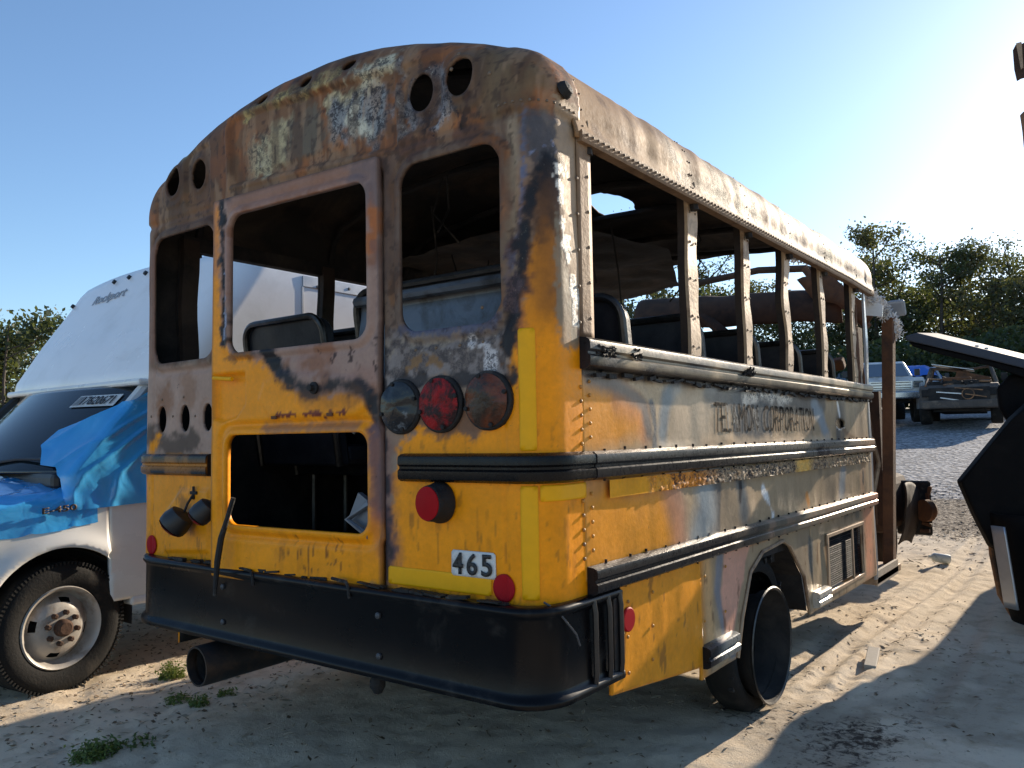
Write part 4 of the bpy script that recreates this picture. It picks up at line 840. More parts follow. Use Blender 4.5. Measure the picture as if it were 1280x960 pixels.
def rear_wheel(sx):
    w = bpy.data.objects.new('wheel', None); COL.objects.link(w); w.parent = bus
    yc, zc = 1.865, .335
    V = []; F = []; n = 56; pr = [(.285, 1.050), (.31, 1.062), (.345, 1.05), (.358, 1.02), (.358, .95), (.34, .91), (.30, .89), (.26, .89), (.25, .95)]
    for r, xx in pr:
        for k in range(n):
            a = 2*math.pi*k/n; rr = r*(1+.025*(vn(np.array([k*.35]), np.array([xx*20]), 7)[0]-.5)); yy = yc+rr*math.sin(a); zz = zc+rr*math.cos(a)
            bul = 0
            if zz < .03: bul = (.03-zz)*.5; zz = .012
            V.append((sx*(xx+(bul if xx > .98 else -bul)), yy, zz))
    m = len(pr)
    for i in range(m-1):
        for k in range(n): F.append((i*n+k, i*n+(k+1) % n, (i+1)*n+(k+1) % n, (i+1)*n+k))
    t = MB().add(V, F).build('tyre', 'rubber', w, True, auto=60)
    b = MB()       # charred cord lumps on the shoulder
    for k in range(90):
        a = random.uniform(-2.2, 2.2); r = random.uniform(.335, .362); b.box((sx*random.uniform(.9, 1.06), yc+r*math.sin(a), zc+r*math.cos(a)), (random.uniform(.02, .06), random.uniform(.01, .03), random.uniform(.01, .025)), Matrix.Rotation(a, 3, 'X'))
    b.build('charred_tread', 'charred', w, kind='stuff')
    yr, zr = 1.885, .285
    MB().lathe([(.262, 1.105), (.268, 1.110), (.262, 1.114), (.252, 1.108), (.246, 1.06), (.225, 1.03), (.215, .95), (.2, .90), (.12, .88), (.10, .93), (0, .94)], 48, (0, yr, zr), (sx, 0, 0), cap0=False).build('rim', 'soot', w, True); MB().lathe([(.255, 1.100), (.262, 1.106), (.269, 1.111), (.263, 1.116), (.254, 1.110)], 48, (0, yr, zr), (sx, 0, 0), True).build('rim_lip', 'seat_tube', w, True)
    b = MB().lathe([(.07, .93), (.07, .985), (.05, 1.0), (0, 1.0)], 20, (0, yr, zr), (sx, 0, 0))
    for k in range(8): b.lathe([(.012, .9), (.012, .935), (0, .936)], 6, (0, yr+.14*math.sin(k*math.pi/4), zr+.14*math.cos(k*math.pi/4)), (sx, 0, 0))
    b.build('hub', 'rust_dark', w, True)
rear_wheel(1); rear_wheel(-1)
# --- roof
OUT = outline(); sgm = np.hypot(*np.diff(OUT, axis=0).T); OL = np.concatenate([[0], np.cumsum(sgm)])
i0 = OL[1]+.02; i1 = OL[-2]-.02
def roof_pt(s, y):
    x = np.interp(s, OL, OUT[:, 0]); z = np.interp(s, OL, OUT[:, 1]); top = np.clip(1-(x/1.06)**2, 0, 1)
    away = sstep(.22, .75, y)
    bay = .5-.5*np.cos(2*np.pi*np.clip((y-.25)/.62, 0, 99)); sag = (.055+.035*bay)*away*top*(.6+.8*fbm(x*1.1+3, y*1.0, 3, 101))
    wr = .026*(fbm(x*2.4+y*2.6, y*1.1-x*1.2, 4, 105)-.5)*away*sstep(0, .08, z-2.22)
    wr2 = .012*(fbm(x*9+y*8, y*4, 3, 107)-.5)*away*sstep(0, .1, z-2.22)
    edge = .030*(fbm(y*1.8, y*0+.5, 2, 109)-.5)*away*sstep(2.0, 3.8, y)
    nx_ = x/np.hypot(x, .9*np.maximum(z-1.9, .1)); nz_ = np.sqrt(np.maximum(0, 1-nx_**2))
    sgx = np.sign(x); lip = .014*sstep(.06, .0, z-2.235)
    return x+nx_*(wr+wr2)+sgx*lip, z+nz_*(wr+wr2)-sag+edge*sstep(.3, 0, z-2.23)
HX, HY = .10, 2.22
def roof_keep(s, y):
    x = np.interp(s, OL, OUT[:, 0]); k = ell(x, y, HX, HY, .13, .22)+.06*(fbm(x*9, y*9, 3, 111)-.5)
    k = np.minimum(k, ell(x, y, -.75, 3.55, .22, .3)+.09*(fbm(x*7, y*7, 3, 112)-.5))
    return np.minimum(k, 4.06+.05*(fbm(s*4, s*0, 3, 113)-.5)-y)
s_, y_, F = grid_cut(i0, i1, .20, 4.10, .018, roof_keep)
x_, z_ = roof_pt(s_, y_)
P = Paint(s_, y_, pal(150, 120, 88), .62, .0)
P.mix(P.noise(2.5, .4, .62, 115), pal(176, 150, 118)); P.mix(P.noise(4, .5, .62, 116, 1.6)*.9, pal(122, 88, 58)); right = sstep(.2, .9, x_)
P.mix(sstep(.7, 1.5, y_+P.wu*.5)*.92, pal(122, 84, 50)); P.mix(P.noise(6, .45, .6, 216, 2)*.5, pal(104, 72, 46))
P.mix(P.noise(5, .50, .58, 117)*sstep(.9, 1.5, y_)*right, pal(200, 190, 172), ch=.55, me=.3); P.mix(sstep(.8, .95, y_)*sstep(1.12, 1.0, y_)*P.noise(8, .42, .55, 118), pal(110, 100, 84), ch=.9)
P.mix(sstep(.95, 1.03, np.abs(x_))*sstep(.8, .3, y_)*.6, pal(184, 156, 122)); P.mix(P.noise(12, .6, .68, 119)*.6, pal(92, 58, 34), ch=.3)
P.mix(sstep(1.2, 2.2, y_)*P.noise(3, .48, .56, 120, 6)*right*.45, pal(215, 208, 195), me=.1)
P.mix(right*0+1, None, ro=.66, me=.05); P.c *= np.array((.46, .40, .35))
roof = solidify(mk('roof', np.stack([x_, y_, z_], -1), F[:, ::-1], None, bus, True, P.attrs(), ['burnt_body', 'soot_ceiling']), .008, -1, 1)
# rolled edge of the roof over the side windows, with its row of rivets
for sg in (1, -1):
    ys = np.linspace(.22, 4.02, 90); xx, zz = roof_pt(np.full(90, i0 if sg > 0 else i1), ys)
    V = []; F = []; pf = [(.004, .026), (.010, .026), (.011, .0), (.006, -.010), (-.03, -.010), (-.03, .0)]
    for k in range(90):
        for o_, dz in pf: V.append((xx[k]+sg*o_, ys[k], zz[k]+dz))
    for k in range(89):
        for j in range(6): F.append((k*6+j, k*6+(j+1) % 6, (k+1)*6+(j+1) % 6, (k+1)*6+j))
    F += [tuple(range(6)), tuple(89*6+j for j in range(6))]
    MB().add(V, F).build('roof_edge', 'roof_rust', bus, True)
    if sg > 0:
        for k in np.arange(.25, 3.95, .034): rivets.append((Vector((np.interp(k, ys, xx)+.012, k, np.interp(k, ys, zz)+.014)), Vector((1, 0, .1)), .0055))
for yy in (.255, 1.08, 1.10, 1.70, 2.33, 2.95, 3.6):          # rivet lines across the roof seams
    for s in np.arange(i0+.05, i0+1.35, .055):
        xx, zz = roof_pt(np.array([s]), np.array([yy])); rivets.append((Vector((xx[0], yy, zz[0])), Vector((1, 0, 1)) if xx[0] > .9 else Vector((.3, 0, 1)), .0042))
# lap strips (bows) under the roof
for yy in (.3, 1.13, 1.735, 2.32, 2.95, 3.65):
    ss = np.linspace(i0, i1, 26); xx, zz = roof_pt(ss, np.full(26, yy)); MB().tube([(a*.985, yy+.02*math.sin(a*3), c-.035) for a, c in zip(xx, zz)], .018, 6).build('roof_bow', 'soot', bus, True)
# a headliner sheet that has peeled down
u, v, F = grid_cut(-1.0, .35, 1.5, 3.9, .05, lambda a, b: -poly_sd(a, b, [(-1.0, 1.5), (.1, 1.6), (.3, 2.6), (-.2, 3.8), (-1.0, 3.9)]))
mk('peeled_headliner', np.stack([u, v, 2.46-.10*u*u-.10*fbm(u*2, v*1.5, 3, 121)+.03*fbm(u*8, v*6, 2, 122)], -1), F, 'soot_ceiling', bus, True)
# dark stub at the cap's end (melted lamp)
c = (1.204,2.36); p_, n_ = cap_pt(c[0], c[1], .0)
MB().lathe([(.0, .03), (.022, .026), (.03, .012), (.03, 0)], 12, p_, (1, .1, .4)).build('melted_lamp', 'charred', bus, True)
# --- window posts
def post(sg, y0, wd, bend, z0=1.56, z1=2.25, mat='post_tan', name='window_post', x=1.085, chan=True):
    b = MB(); n = 14
    for (off, wdt, dep, m_) in ((0, wd, .010, 0),):
        V = []; F = []
        for k in range(n):
            t = k/(n-1); zz = z0+(z1-z0)*t; dy = bend(t); tw = .004*math.sin(t*17+y0*5)
            for (ax, ay) in ((.022, -wd*.45), (.022+tw, wd*.45), (.010, wd*.45), (.008, wd*.45), (.008, -wd*.45), (.010, -wd*.45)): V.append((sg*(x+ax), y0+ay+dy, zz))
        for k in range(n-1):
            for j in range(6): F.append((k*6+j, k*6+(j+1) % 6, (k+1)*6+(j+1) % 6, (k+1)*6+j))
        F += [tuple(range(6)), tuple((n-1)*6+j for j in range(6))]; b.add(V, F)
    o = b.build(name, mat, bus, True, auto=30)
    if chan: MB().tube([(sg*(x-.05), y0-.012+bend(k/9), z0+(z1-z0)*k/9) for k in range(10)], .0, 4).build('post_channel', 'soot', o) if 0 else mk('post_channel', [(sg*(x+ax), y0+ay*1.0+bend(k/9), z0+(z1-z0)*k/9) for k in range(10) for ax, ay in ((.006, -wd*.43), (.006, wd*.40), (-.020, wd*.40), (-.024, wd*.40), (-.024, -wd*.43), (-.010, -wd*.43))], [(k*6+j, k*6+(j+1) % 6, k*6+6+(j+1) % 6, k*6+6+j) for k in range(9) for j in range(6)], 'rust_soot', o)
    if sg > 0:
        for t in (.1, .28, .5, .72, .9):
            for e in (-wd*.25, wd*.25): rivets.append((Vector((x+.023, y0+e+bend(t), z0+(z1-z0)*t)), Vector((1, 0, 0)), .006))
    return o
zero = lambda t: .006*math.sin(t*9)
PB = [(1.135, .10, zero), (1.735, .085, zero), (2.325, .085, lambda t: .035*math.sin(t*7.5)*math.exp(-((t-.5)/.3)**2)-.01), (2.95, .08, lambda t: .02*math.sin(t*5)), (3.63, .08, zero)]
for y0, wd, bd in PB: post(1, y0, wd, bd)
for y0, wd, bd in [(.29, .10, zero)]+PB: post(-1, y0-.06, wd, bd, mat='soot')
MB().box((-1.1, 2.1, 2.235), (.05, 3.8, .07)).build('window_header', 'soot', bus); MB().box((-1.1, 2.0, 1.60), (.06, 3.6, .05)).build('window_sill', 'soot', bus)
MB().box((1.085, 2.02, 1.575), (.07, 3.6, .018)).build('window_sill', 'roof_rust', bus)
for t in np.arange(.27, 3.78, .065): rivets.append((Vector((1.112, t, 1.584)), Vector((.3, 0, 1)), .008))
MB().box((1.03, 2.0, 1.19), (.012, 3.5, .72)).build('inner_lining', 'soot', bus)
MB().box((-1.06, 2.0, 1.15), (.012, 3.5, .8)).build('inner_lining', 'soot', bus)
# rear corner flange toward the first window
b = MB(); b.box((1.075, .285, 1.90), (.11, .02, .66)); b.build('corner_flange', 'rust_dark', bus)
for zz in np.arange(1.63, 2.2, .115):
    for e in (.05, .115): rivets.append((Vector((W+.002, .22-.075+e+.02, zz+(.02 if e > .1 else 0))), Vector((1, 0, 0)), .0065))
side_sheet('corner_plate', .215, .298, 1.585, 2.225, 'roof_rust', .0).scale = (1, 1, 1)
yrivets = []
for zz in np.arange(.90, 1.47, .044):
    if RM[0]-.02 < zz < RM[1]+.02: continue
    yrivets.append((Vector((W+.002, .212, zz)), Vector((1, 0, 0)), .0065)); yrivets.append((Vector((W+.003, .262, zz+.02)), Vector((1, 0, 0)), .0065))
for q in [(0.469,0.728),(0.462,0.615),(0.462,0.499),(0.646,0.731),(0.639,0.617),(0.632,0.504),(1.084,0.722),(1.071,0.552),(1.293,0.731),(1.277,0.552)]: yrivets.append((Vector((W+.006, q[0], q[1])), Vector((1, 0, 0)), .0065))
for k in range(12):
    p_, n_ = cap_pt(.985+k*.026, 2.297, .001); rivets.append((p_, n_, .0048))
for q in [(-0.916,1.468),(-0.824,1.392),(-0.74,1.472),(-0.652,1.388),(-1.004,1.396),(0.628,1.568),(0.716,1.568),(0.816,1.568),(0.908,1.572),(0.916,1.676)]: p_, n_ = cap_pt(q[0], q[1]); rivets.append((p_, n_, .006))
for q in [(0.82,2.516),(0.948,2.412),(0.8,2.464),(0.748,2.392)]: p_, n_ = cap_pt(q[0], q[1]); rivets.append((p_, n_, .007))
for lst, mt in ((rivets, 'rivet_tan'), (yrivets, 'rivet_yellow')):
    b = MB()
    for p_, n_, r_ in lst: b.lathe([(r_, -.001), (r_*.92, r_*.35), (r_*.55, r_*.65), (0, r_*.75)], 8, p_, n_)
    b.build('rivets', mt, bus, True, kind='stuff', auto=80)
# --- seats
def seat(x0, x1, y0, top, back_mat='seat_vinyl', panel=False):
    s = bpy.data.objects.new('seat', None); COL.objects.link(s); s.parent = bus; ln = .10
    V = []; F = []; n = 10; rr = .09
    def fr(zf): return y0+.11*(1-zf)         # leaning
    pts = [(x0, 0), (x1, 0)]+[(x1-rr+rr*math.cos(t), 1-(rr-rr*math.sin(t))/.7) for t in np.linspace(0, math.pi/2, 7)]+[(x0+rr-rr*math.cos(t), 1-(rr-rr*math.sin(t))/.7) for t in np.linspace(math.pi/2, 0, 7)]
    z0 = top-.70
    MB().prism([(a, c) for a, c in pts], lambda a, c, t: (a, fr(c)+t, z0+.70*c), .012, .07).build('backrest', back_mat, s, True, bevel=.012)
    hoop = [(x1+.0, fr(0), z0)]+[(x1-rr+rr*math.cos(t), fr(1-(rr-rr*math.sin(t))/.7), top-rr+rr*math.sin(t)) for t in np.linspace(0, math.pi/2, 7)]+[(x0+rr-rr*math.cos(t), fr(1-(rr-rr*math.sin(t))/.7), top-rr+rr*math.sin(t)) for t in np.linspace(math.pi/2, 0, 7)]+[(x0, fr(0), z0)]
    MB().tube(hoop, .016, 8).build('frame', 'seat_tube', s, True)
    MB().box(((x0+x1)/2, y0+.36, z0+.05), (x1-x0, .42, .10)).build('cushion', 'seat_vinyl', s, bevel=.03)
    for a in (x0+.05, x1-.05): MB().tube([(a, y0+.40, z0), (a, y0+.40, .74)], .014, 6).build('leg', 'seat_tube', s, True)
    if panel:
        MB().box(((x0+x1)/2, y0+.012, top-.20), (x1-x0-.03, .012, .34), Matrix.Rotation(-.15, 3, 'X')).build('back_panel', 'seat_panel', s, bevel=.004)
        MB().tube([(x0+.03, y0-.015, top-.045), (x1-.03, y0-.015, top-.045)], .022, 8).build('top_roll', 'seat_panel', s, True)
    return s
for k, yy in enumerate((.80, 1.49, 2.19, 2.88, 3.56)):
    seat(.22, 1.0, yy-.09, 1.80)
    seat(-1.02, -.30, yy-.09, 1.80)
seat(-.06, .98, .36, 1.885, 'seat_panel', True); seat(-1.03, -.44, .50, 1.855)
# wires and springs left hanging inside
for k in range(16):
    x0_ = random.uniform(-.95, .8); y0_ = random.uniform(.5, 3.8); L_ = random.uniform(.15, .55)
    MB().tube([(x0_, y0_, 2.45), (x0_+random.uniform(-.06, .06), y0_+random.uniform(-.06, .06), 2.45-L_*.5), (x0_+random.uniform(-.12, .12), y0_+random.uniform(-.1, .1), 2.45-L_)], .005, 5).build('hanging_wire', 'charred', bus, True)
for k in range(6):
    x0_ = random.uniform(-.9, .7); y0_ = .9+.55*k
    MB().tube([(x0_+.05*math.cos(t*1.5), y0_+.05*math.sin(t*1.5), 1.25+.012*t) for t in range(26)], .004, 5).build('seat_spring', 'rust', bus, True)
# --- front: door jambs, bent bars, fallen cab roof, insulation
b = MB(); V = []; F = []
post(1, LEN+.03, .05, zero, .30, 2.20, 'dull_alu', 'door_jamb', 1.11, False); post(1, LEN+.13, .06, lambda t: .05*t, .34, 2.16, 'rust', 'door_jamb', 1.02, False)
j = [(1.103,2.144),(1.179,2.136),(1.102,0.269),(1.03,0.24)]
MB().prism([(p[0], p[1]) for p in j], lambda a, c, t: (a, 4.5+t, c), -.06, .04).build('door_post', 'rust', bus, bevel=.006)
b = MB(); b.tube([(1.0, 4.1, 1.30), (1.06, 4.18, 1.22), (1.08, 4.25, 1.05), (1.03, 4.15, .70), (1.0, 4.05, .40)], .016, 8); b.build('grab_rail', 'tan_steel', bus, True)
MB().box((.98, 4.16, 1.15), (.03, .30, 1.75)).build('stepwell_lining', 'rust_dark', bus)
MB().box((1.00, 4.20, .285), (.26, .72, .05)).build('entry_step', 'tan_steel', bus, bevel=.006); MB().box((.87, 4.2, .42), (.03, .66, .28)).build('step_riser', 'rust', bus)
MB().box((1.12, 4.16, .30), (.02, .62, .10)).build('sill_plate', 'wood', bus)
for k in range(4): MB().tube([(.98+.02*k, 4.0+.09*k, random.uniform(.5, .9)), (1.0+.01*k, 4.05+.08*k, random.uniform(1.2, 1.5)), (.97, 4.1+.07*k, random.uniform(1.7, 2.0))], .014, 6).build('bent_bar', 'rust' if k % 2 else 'wood', bus, True)
u, v, F = grid_cut(-1.15, .72, 0, 1, .05)
a_ = v*2.6-.5; yy = 5.0+.17*np.cos(a_)*-1+.05*fbm(u*2, v*2, 2, 131); zz = 2.30-.06*u+.20*np.sin(a_)+.05*(fbm(u*3, v*3, 3, 132)-.5)
solidify(mk('fallen_cab_roof', np.stack([u, yy, zz], -1), F, 'rust_dark', bus, True), .01, 0)
b = MB(); b.tube([(-1.05, 5.0, .8), (-1.0, 4.95, 1.9), (-.85, 4.95, 2.42), (-.55, 5.0, 2.66), (.0, 5.0, 2.70), (.4, 5.0, 2.66), (.75, 5.0, 2.52)], .03, 8); b.build('cab_bow', 'rust_dark', bus, True)
MB().tube([(.40, 5.0, 2.66), (.55, 4.95, 2.45), (.75, 4.9, 2.3), (.9, 4.9, 2.1)], .035, 8).build('bent_header', 'rust', bus, True); MB().tube([(-.2, 4.8, 2.1), (-.5, 4.9, 2.35), (-.9, 4.95, 2.45)], .05, 8).build('bent_header', 'rust_dark', bus, True)
u, v, F = grid_cut(.35, 1.0, 2.05, 2.62, .04, lambda a, b: -poly_sd(a, b, [(.38, 2.55), (.62, 2.58), (.98, 2.2), (.9, 2.08), (.7, 2.3), (.5, 2.36)]))
solidify(mk('torn_panel', np.stack([u, 4.75+.12*fbm(u*4, v*4, 3, 133), v], -1), F, 'rust', bus, True), .006, 0)
for k in range(5): MB().box((random.uniform(-.35, .15), 4.55+.12*k, 1.62+.10*k), (random.uniform(.7, 1.3), .10, .09), Matrix.Rotation(random.uniform(-.15, .15), 3, 'Y') @ Matrix.Rotation(.4*k, 3, 'X')).build('collapsed_duct', 'rust' if k % 2 else 'rust_dark', bus, bevel=.02)
MB().box((-.1, 5.2, 1.15), (2.0, .08, .9)).build('cowl', 'rust_dark', bus)
MB().tube([(.62, 4.4, 1.25), (.66, 4.55, 1.7), (.60, 4.6, 2.1)], .03, 8).build('steering_column', 'rust', bus, True)
# white panel scrap and the fibre blanket over the front roof edge
q = [(1.045,2.256),(1.169,2.161),(1.16,2.082),(1.044,2.105)]
MB().prism([(p[0], p[1]) for p in q], lambda a, c, t: (a, 4.2+t, c), -.008, .008).build('white_scrap', 'fibreglass', bus)
def fibre(name, pts, n, spread, parent):
    b = MB(); C = []
    for i in range(len(pts)-1):
        for t in np.linspace(0, 1, 12): C.append(Vector(pts[i]).lerp(Vector(pts[i+1]), t))
    V = []; F = []
    for k in range(n):
        c = random.choice(C)+Vector((random.gauss(0, spread), random.gauss(0, spread), random.gauss(0, spread))); r = random.uniform(.004, .014)
        d1 = Vector((random.gauss(0, 1), random.gauss(0, 1), random.gauss(0, 1))).normalized()*r*1.6; d2 = d1.orthogonal().normalized()*r*.5
        i0_ = len(V); V += [c-d1-d2, c+d1-d2*.3, c+d1*.9+d2, c-d1*.8+d2]; F.append((i0_, i0_+1, i0_+2, i0_+3))
    b.add(V, F); return mk(name, b.V, b.F, 'insulation', parent, kind='stuff')
fibre('insulation', [(.55, 4.08, 2.58), (.85, 4.08, 2.50), (1.03, 4.08, 2.38), (1.10, 4.12, 2.24), (1.13, 4.35, 2.16), (1.15, 4.52, 2.08)], 2600, .020, bus)
fibre('insulation', [(1.16, 4.52, 2.10), (1.17, 4.54, 1.98)], 420, .022, bus)
MB().box((1.19, 4.54, 2.18), (.12, .04, .13), Matrix.Rotation(.5, 3, 'X')).build('grey_scrap', 'grey_paint', bus, bevel=.02)
# burnt front fender with its lamp bucket, low beyond the entrance
fx, fy = .86, 5.75
u, v, F = grid_cut(0, 1, 0, 1, .06)
solidify(mk('front_fender', np.stack([fx+.08*np.sin(v*2.2)+.02*fbm(u*4, v*4, 2, 141), fy+u*.55, .30+v*.52-.12*(u-.3)**2], -1), F, 'rust_soot', bus, True), .01, 0)
MB().box((fx+.03, fy+.62, .56), (.30, .04, .50)).build('radiator_frame', 'charred', bus, bevel=.02)
MB().lathe([(.10, 0), (.10, .06), (.07, .10), (0, .10)], 16, (fx+.14, fy+.45, .55), (.6, .8, 0)).build('lamp_bucket', 'rust', bus, True)
b = MB()
for k in range(7): b.box((fx+.13+.015*k % .05, fy+.55+.01*k, .36+.06*k), (.08, .05, .03), Matrix.Rotation(.3*k, 3, 'Y'))
b.build('burnt_scraps', 'rust', bus, bevel=.004)
b = MB(); b.box((.0, 6.2, .62), (1.6, .9, .5)); b.build('engine_block', 'rust_dark', bus, bevel=.08)
for sg in (.72, -.9): MB().lathe([(.20, -.10), (.26, -.09), (.27, 0), (.26, .09), (.2, .10)], 24, (sg*.86, 6.25, .27), (1, 0, 0), True).build('front_wheel_rim', 'rust_soot', bus, True)
# ---------------------------------------------------------------- white box van
van = empty('box_van', 'white box van with sloped cab-over nose, parked beside the burnt bus', 'van', (-2.95, .06, 0))
VX, VY = -2.95, .06
def vpart(o):       # children are modelled in world metres; the empty only carries a translation
    o.matrix_parent_inverse = Matrix.Translation((-VX, -VY, 0)); return o
HY0, HUBZ, TR = .06, .335, .335
def shoulder(y): return 1.02+.10*np.clip(y, -1, .3)-.10*np.clip(-y-.35, 0, 1)
def side_prof(t, y):
    """t 0..1 from sill to hood centre: returns x inset from the flank and z"""
    zs = shoulder(y)
    fl = .42+(zs-.07-.42)*np.clip(t/.55, 0, 1); a = np.clip((t-.55)/.2, 0, 1)*np.pi/2; q = np.clip((t-.75)/.25, 0, 1)
    ins = .015*((fl-.7)/.3)**2*(fl > .7)+.10*(1-np.cos(a))+.03*np.sin(a)*0+.87*q
    z = fl+.07*np.sin(a)+.075*np.sin(q*np.pi/2)
    return ins, z
def flare(y, z): r = np.hypot(y-HY0, z-HUBZ-.01); return .035*np.exp(-((r-.40)/.07)**2)*(z < .85)
for sg in (1, -1):
    def keep(t, y):
        ins, z = side_prof(t, y); r = np.hypot(y-HY0, (z-HUBZ-.01)*.96)-.385
        return np.where(t > .58, .1, r)
    t_, y_, F = grid_cut(0, 1, -.92, .30, .016, keep)
    ins, z = side_prof(t_, y_); x = VX+sg*(.99-ins+flare(y_, z)*(t_ < .6)); front = sstep(-.62, -.92, y_); x = VX+(x-VX)*(1-.10*front)
    o = vpart(mk('fender', np.stack([x, y_-.0, z], -1), F if sg < 0 else F[:, ::-1], 'white_paint', van, True)); solidify(o, .02, 0)
# nose below the hood, bumper, headlamps
vpart(MB().box((VX, -.90, .74), (1.66, .05, .30)).build('grille', 'plastic_black', van, bevel=.02)); vpart(MB().box((VX, -.98, .47), (1.95, .16, .20)).build('front_bumper', 'truck_chrome', van, bevel=.04))
for sg in (1, -1): vpart(MB().box((VX+sg*.72, -.93, .76), (.24, .05, .20)).build('headlamp', 'truck_glass', van, bevel=.02))
for sg in (1, -1):
    xw = VX+sg*.985
    u, v, F = grid_cut(.308, 1.14, .42, 1.16, .02, lambda a, b: np.minimum(a-.308-.05*np.clip(.75-b, 0, 1), 1))
    o = vpart(mk('cab_door', np.stack([VX+sg*(.992-.012*((v-.75)/.3)**2+.0*u), u, v], -1), F if sg > 0 else F[:, ::-1], 'white_paint', van, True)); solidify(o, .03, -1)
    vpart(MB().prism([(.30, 1.14), (1.12, 1.14), (1.12, 1.58), (.68, 1.58)], lambda a, c, t: (xw-sg*(.03+t+.15*(c-1.14)), a, c), 0, .006).build('side_window', 'van_glass', van))
    vpart(MB().box((xw-sg*.05, .80, .405), (.10, .72, .05)).build('sill', 'white_paint', van, bevel=.015))
    vpart(MB().tube([(VX+sg*.93, .14, 1.12), (VX+sg*.90, .34, 1.36), (VX+sg*.85, .58, 1.62)], .032, 8).build('windscreen_pillar', 'plastic_black' if sg < 0 else 'white_paint', van, True))
# cab structure behind the glass
vpart(MB().box((VX, .95, 1.05), (1.84, .70, 1.10)).build('cab_interior', 'soot', van)); vpart(MB().box((VX, .30, 1.08), (1.8, .5, .10)).build('dashboard', 'plastic_black', van, bevel=.03))
u, v, F = grid_cut(-.92, .92, 0, 1, .04)
bow = .22*(1-(u/.92)**2)
ws = vpart(mk('windscreen', np.stack([VX+u*(1-.075*v), .17-bow*(1-.45*v)+.42*v, 1.125+.50*v+.0*u], -1), F, 'van_glass', van, True)); solidify(ws, .006, 0)
b = MB()
for k in range(2): b.tube([(VX+.1-.75*k, -.05, 1.16), (VX+.45-.75*k, .06, 1.20), (VX+.72-.75*k, .10, 1.20)], .009, 6)
vpart(b.build('wipers', 'plastic_black', van, True, kind='stuff'))
vpart(MB().box((VX, .66, 1.635), (1.80, .30, .04)).build('cab_roof', 'white_paint', van, bevel=.015))
# the box: swept plan outline with a nose that leans back
def box_plan(yf, hw, r, yb, n=10):
    pts = [(VX-hw, yb)]
    for t in np.linspace(0, math.pi/2, n): pts.append((VX-hw+r-r*math.cos(t), yf+r-r*math.sin(t)))
    m_ = 14
    for k in range(1, m_): xx = -hw+r+(2*hw-2*r)*k/m_; pts.append((VX+xx, yf-.05*(1-(xx/(hw-r))**2)))
    for t in np.linspace(math.pi/2, 0, n): pts.append((VX+hw-r+r*math.cos(t), yf+r-r*math.sin(t)))
    pts.append((VX+hw, yb)); return pts
lv = [(1.615, .60, 1.10), (1.65, .585, 1.12), (1.72, .60, 1.125), (2.0, .77, 1.125), (2.28, .96, 1.125), (2.40, 1.04, 1.122), (2.455, 1.085, 1.112), (2.48, 1.14, 1.08)]
V = []; nP = 0
for zz, yf, hw in lv:
    pp = box_plan(yf, hw, .20, 5.6); nP = len(pp); V += [(a, c, zz+(.05*(1-((a-VX)/1.12)**2) if zz > 2.3 else 0)) for a, c in pp]
F = []
for i in range(len(lv)-1):
    for j in range(nP-1): F.append((i*nP+j, i*nP+j+1, (i+1)*nP+j+1, (i+1)*nP+j))
F.append(tuple((len(lv)-1)*nP+j for j in range(nP))); F.append(tuple(range(nP))[::-1]); F += [(i*nP+nP-1, i*nP, (i+1)*nP, (i+1)*nP+nP-1) for i in range(len(lv)-1)]
boxo = vpart(MB().add(V, F).build('cargo_box', 'fibreglass', van, True, auto=40))
vpart(MB().box((VX, 3.45, 1.19), (2.24, 4.3, .87)).build('box_lower', 'fibreglass', van, bevel=.01))
vpart(MB().box((VX+1.128, 3.55, 2.335), (.012, 4.1, .07)).build('roof_trim', 'dull_alu', van)); vpart(MB().box((VX+1.128, 1.50, 1.65), (.008, .012, 1.3)).build('seam_strip', 'dull_alu', van))
for q in [(1.62, 2.31), (1.9, 2.335), (2.2, 2.335), (1.62, 1.95), (1.52, 1.95), (2.6, 2.335)]: vpart(MB().lathe([(.012, 0), (.010, .006), (0, .007)], 8, (VX+1.133, q[0], q[1]), (1, 0, 0)).build('screw_head', 'bolt', van, True))
def nose_pt(x, z, lift=.004):
    yf = np.interp(z, [l[0] for l in lv], [l[1] for l in lv]); return Vector((x, yf-.05*max(0, 1-((x-VX)/.92)**2)-lift, z+.05*(1-((x-VX)/1.12)**2)*min(1, max(0, (z-2.28)/.12))))
for q in ((-3.30, 2.40), (-3.08, 2.40), (-2.86, 2.40), (-3.92, 2.33), (-1.98, 2.33)):
    p_ = nose_pt(q[0], q[1]); vpart(MB().lathe([(.018, -.01), (.016, .012), (0, .014)], 10, p_, (0, -.8, .45)).build('roof_marker', 'plastic_black', van, True))
vpart(text_mesh('script_badge', 'Rockport', .50, .065, 'grey_paint', van, lambda a, b: nose_pt(-3.50+a*.95+b*.4, 2.270+b+a*.02, .006), .003, .0))
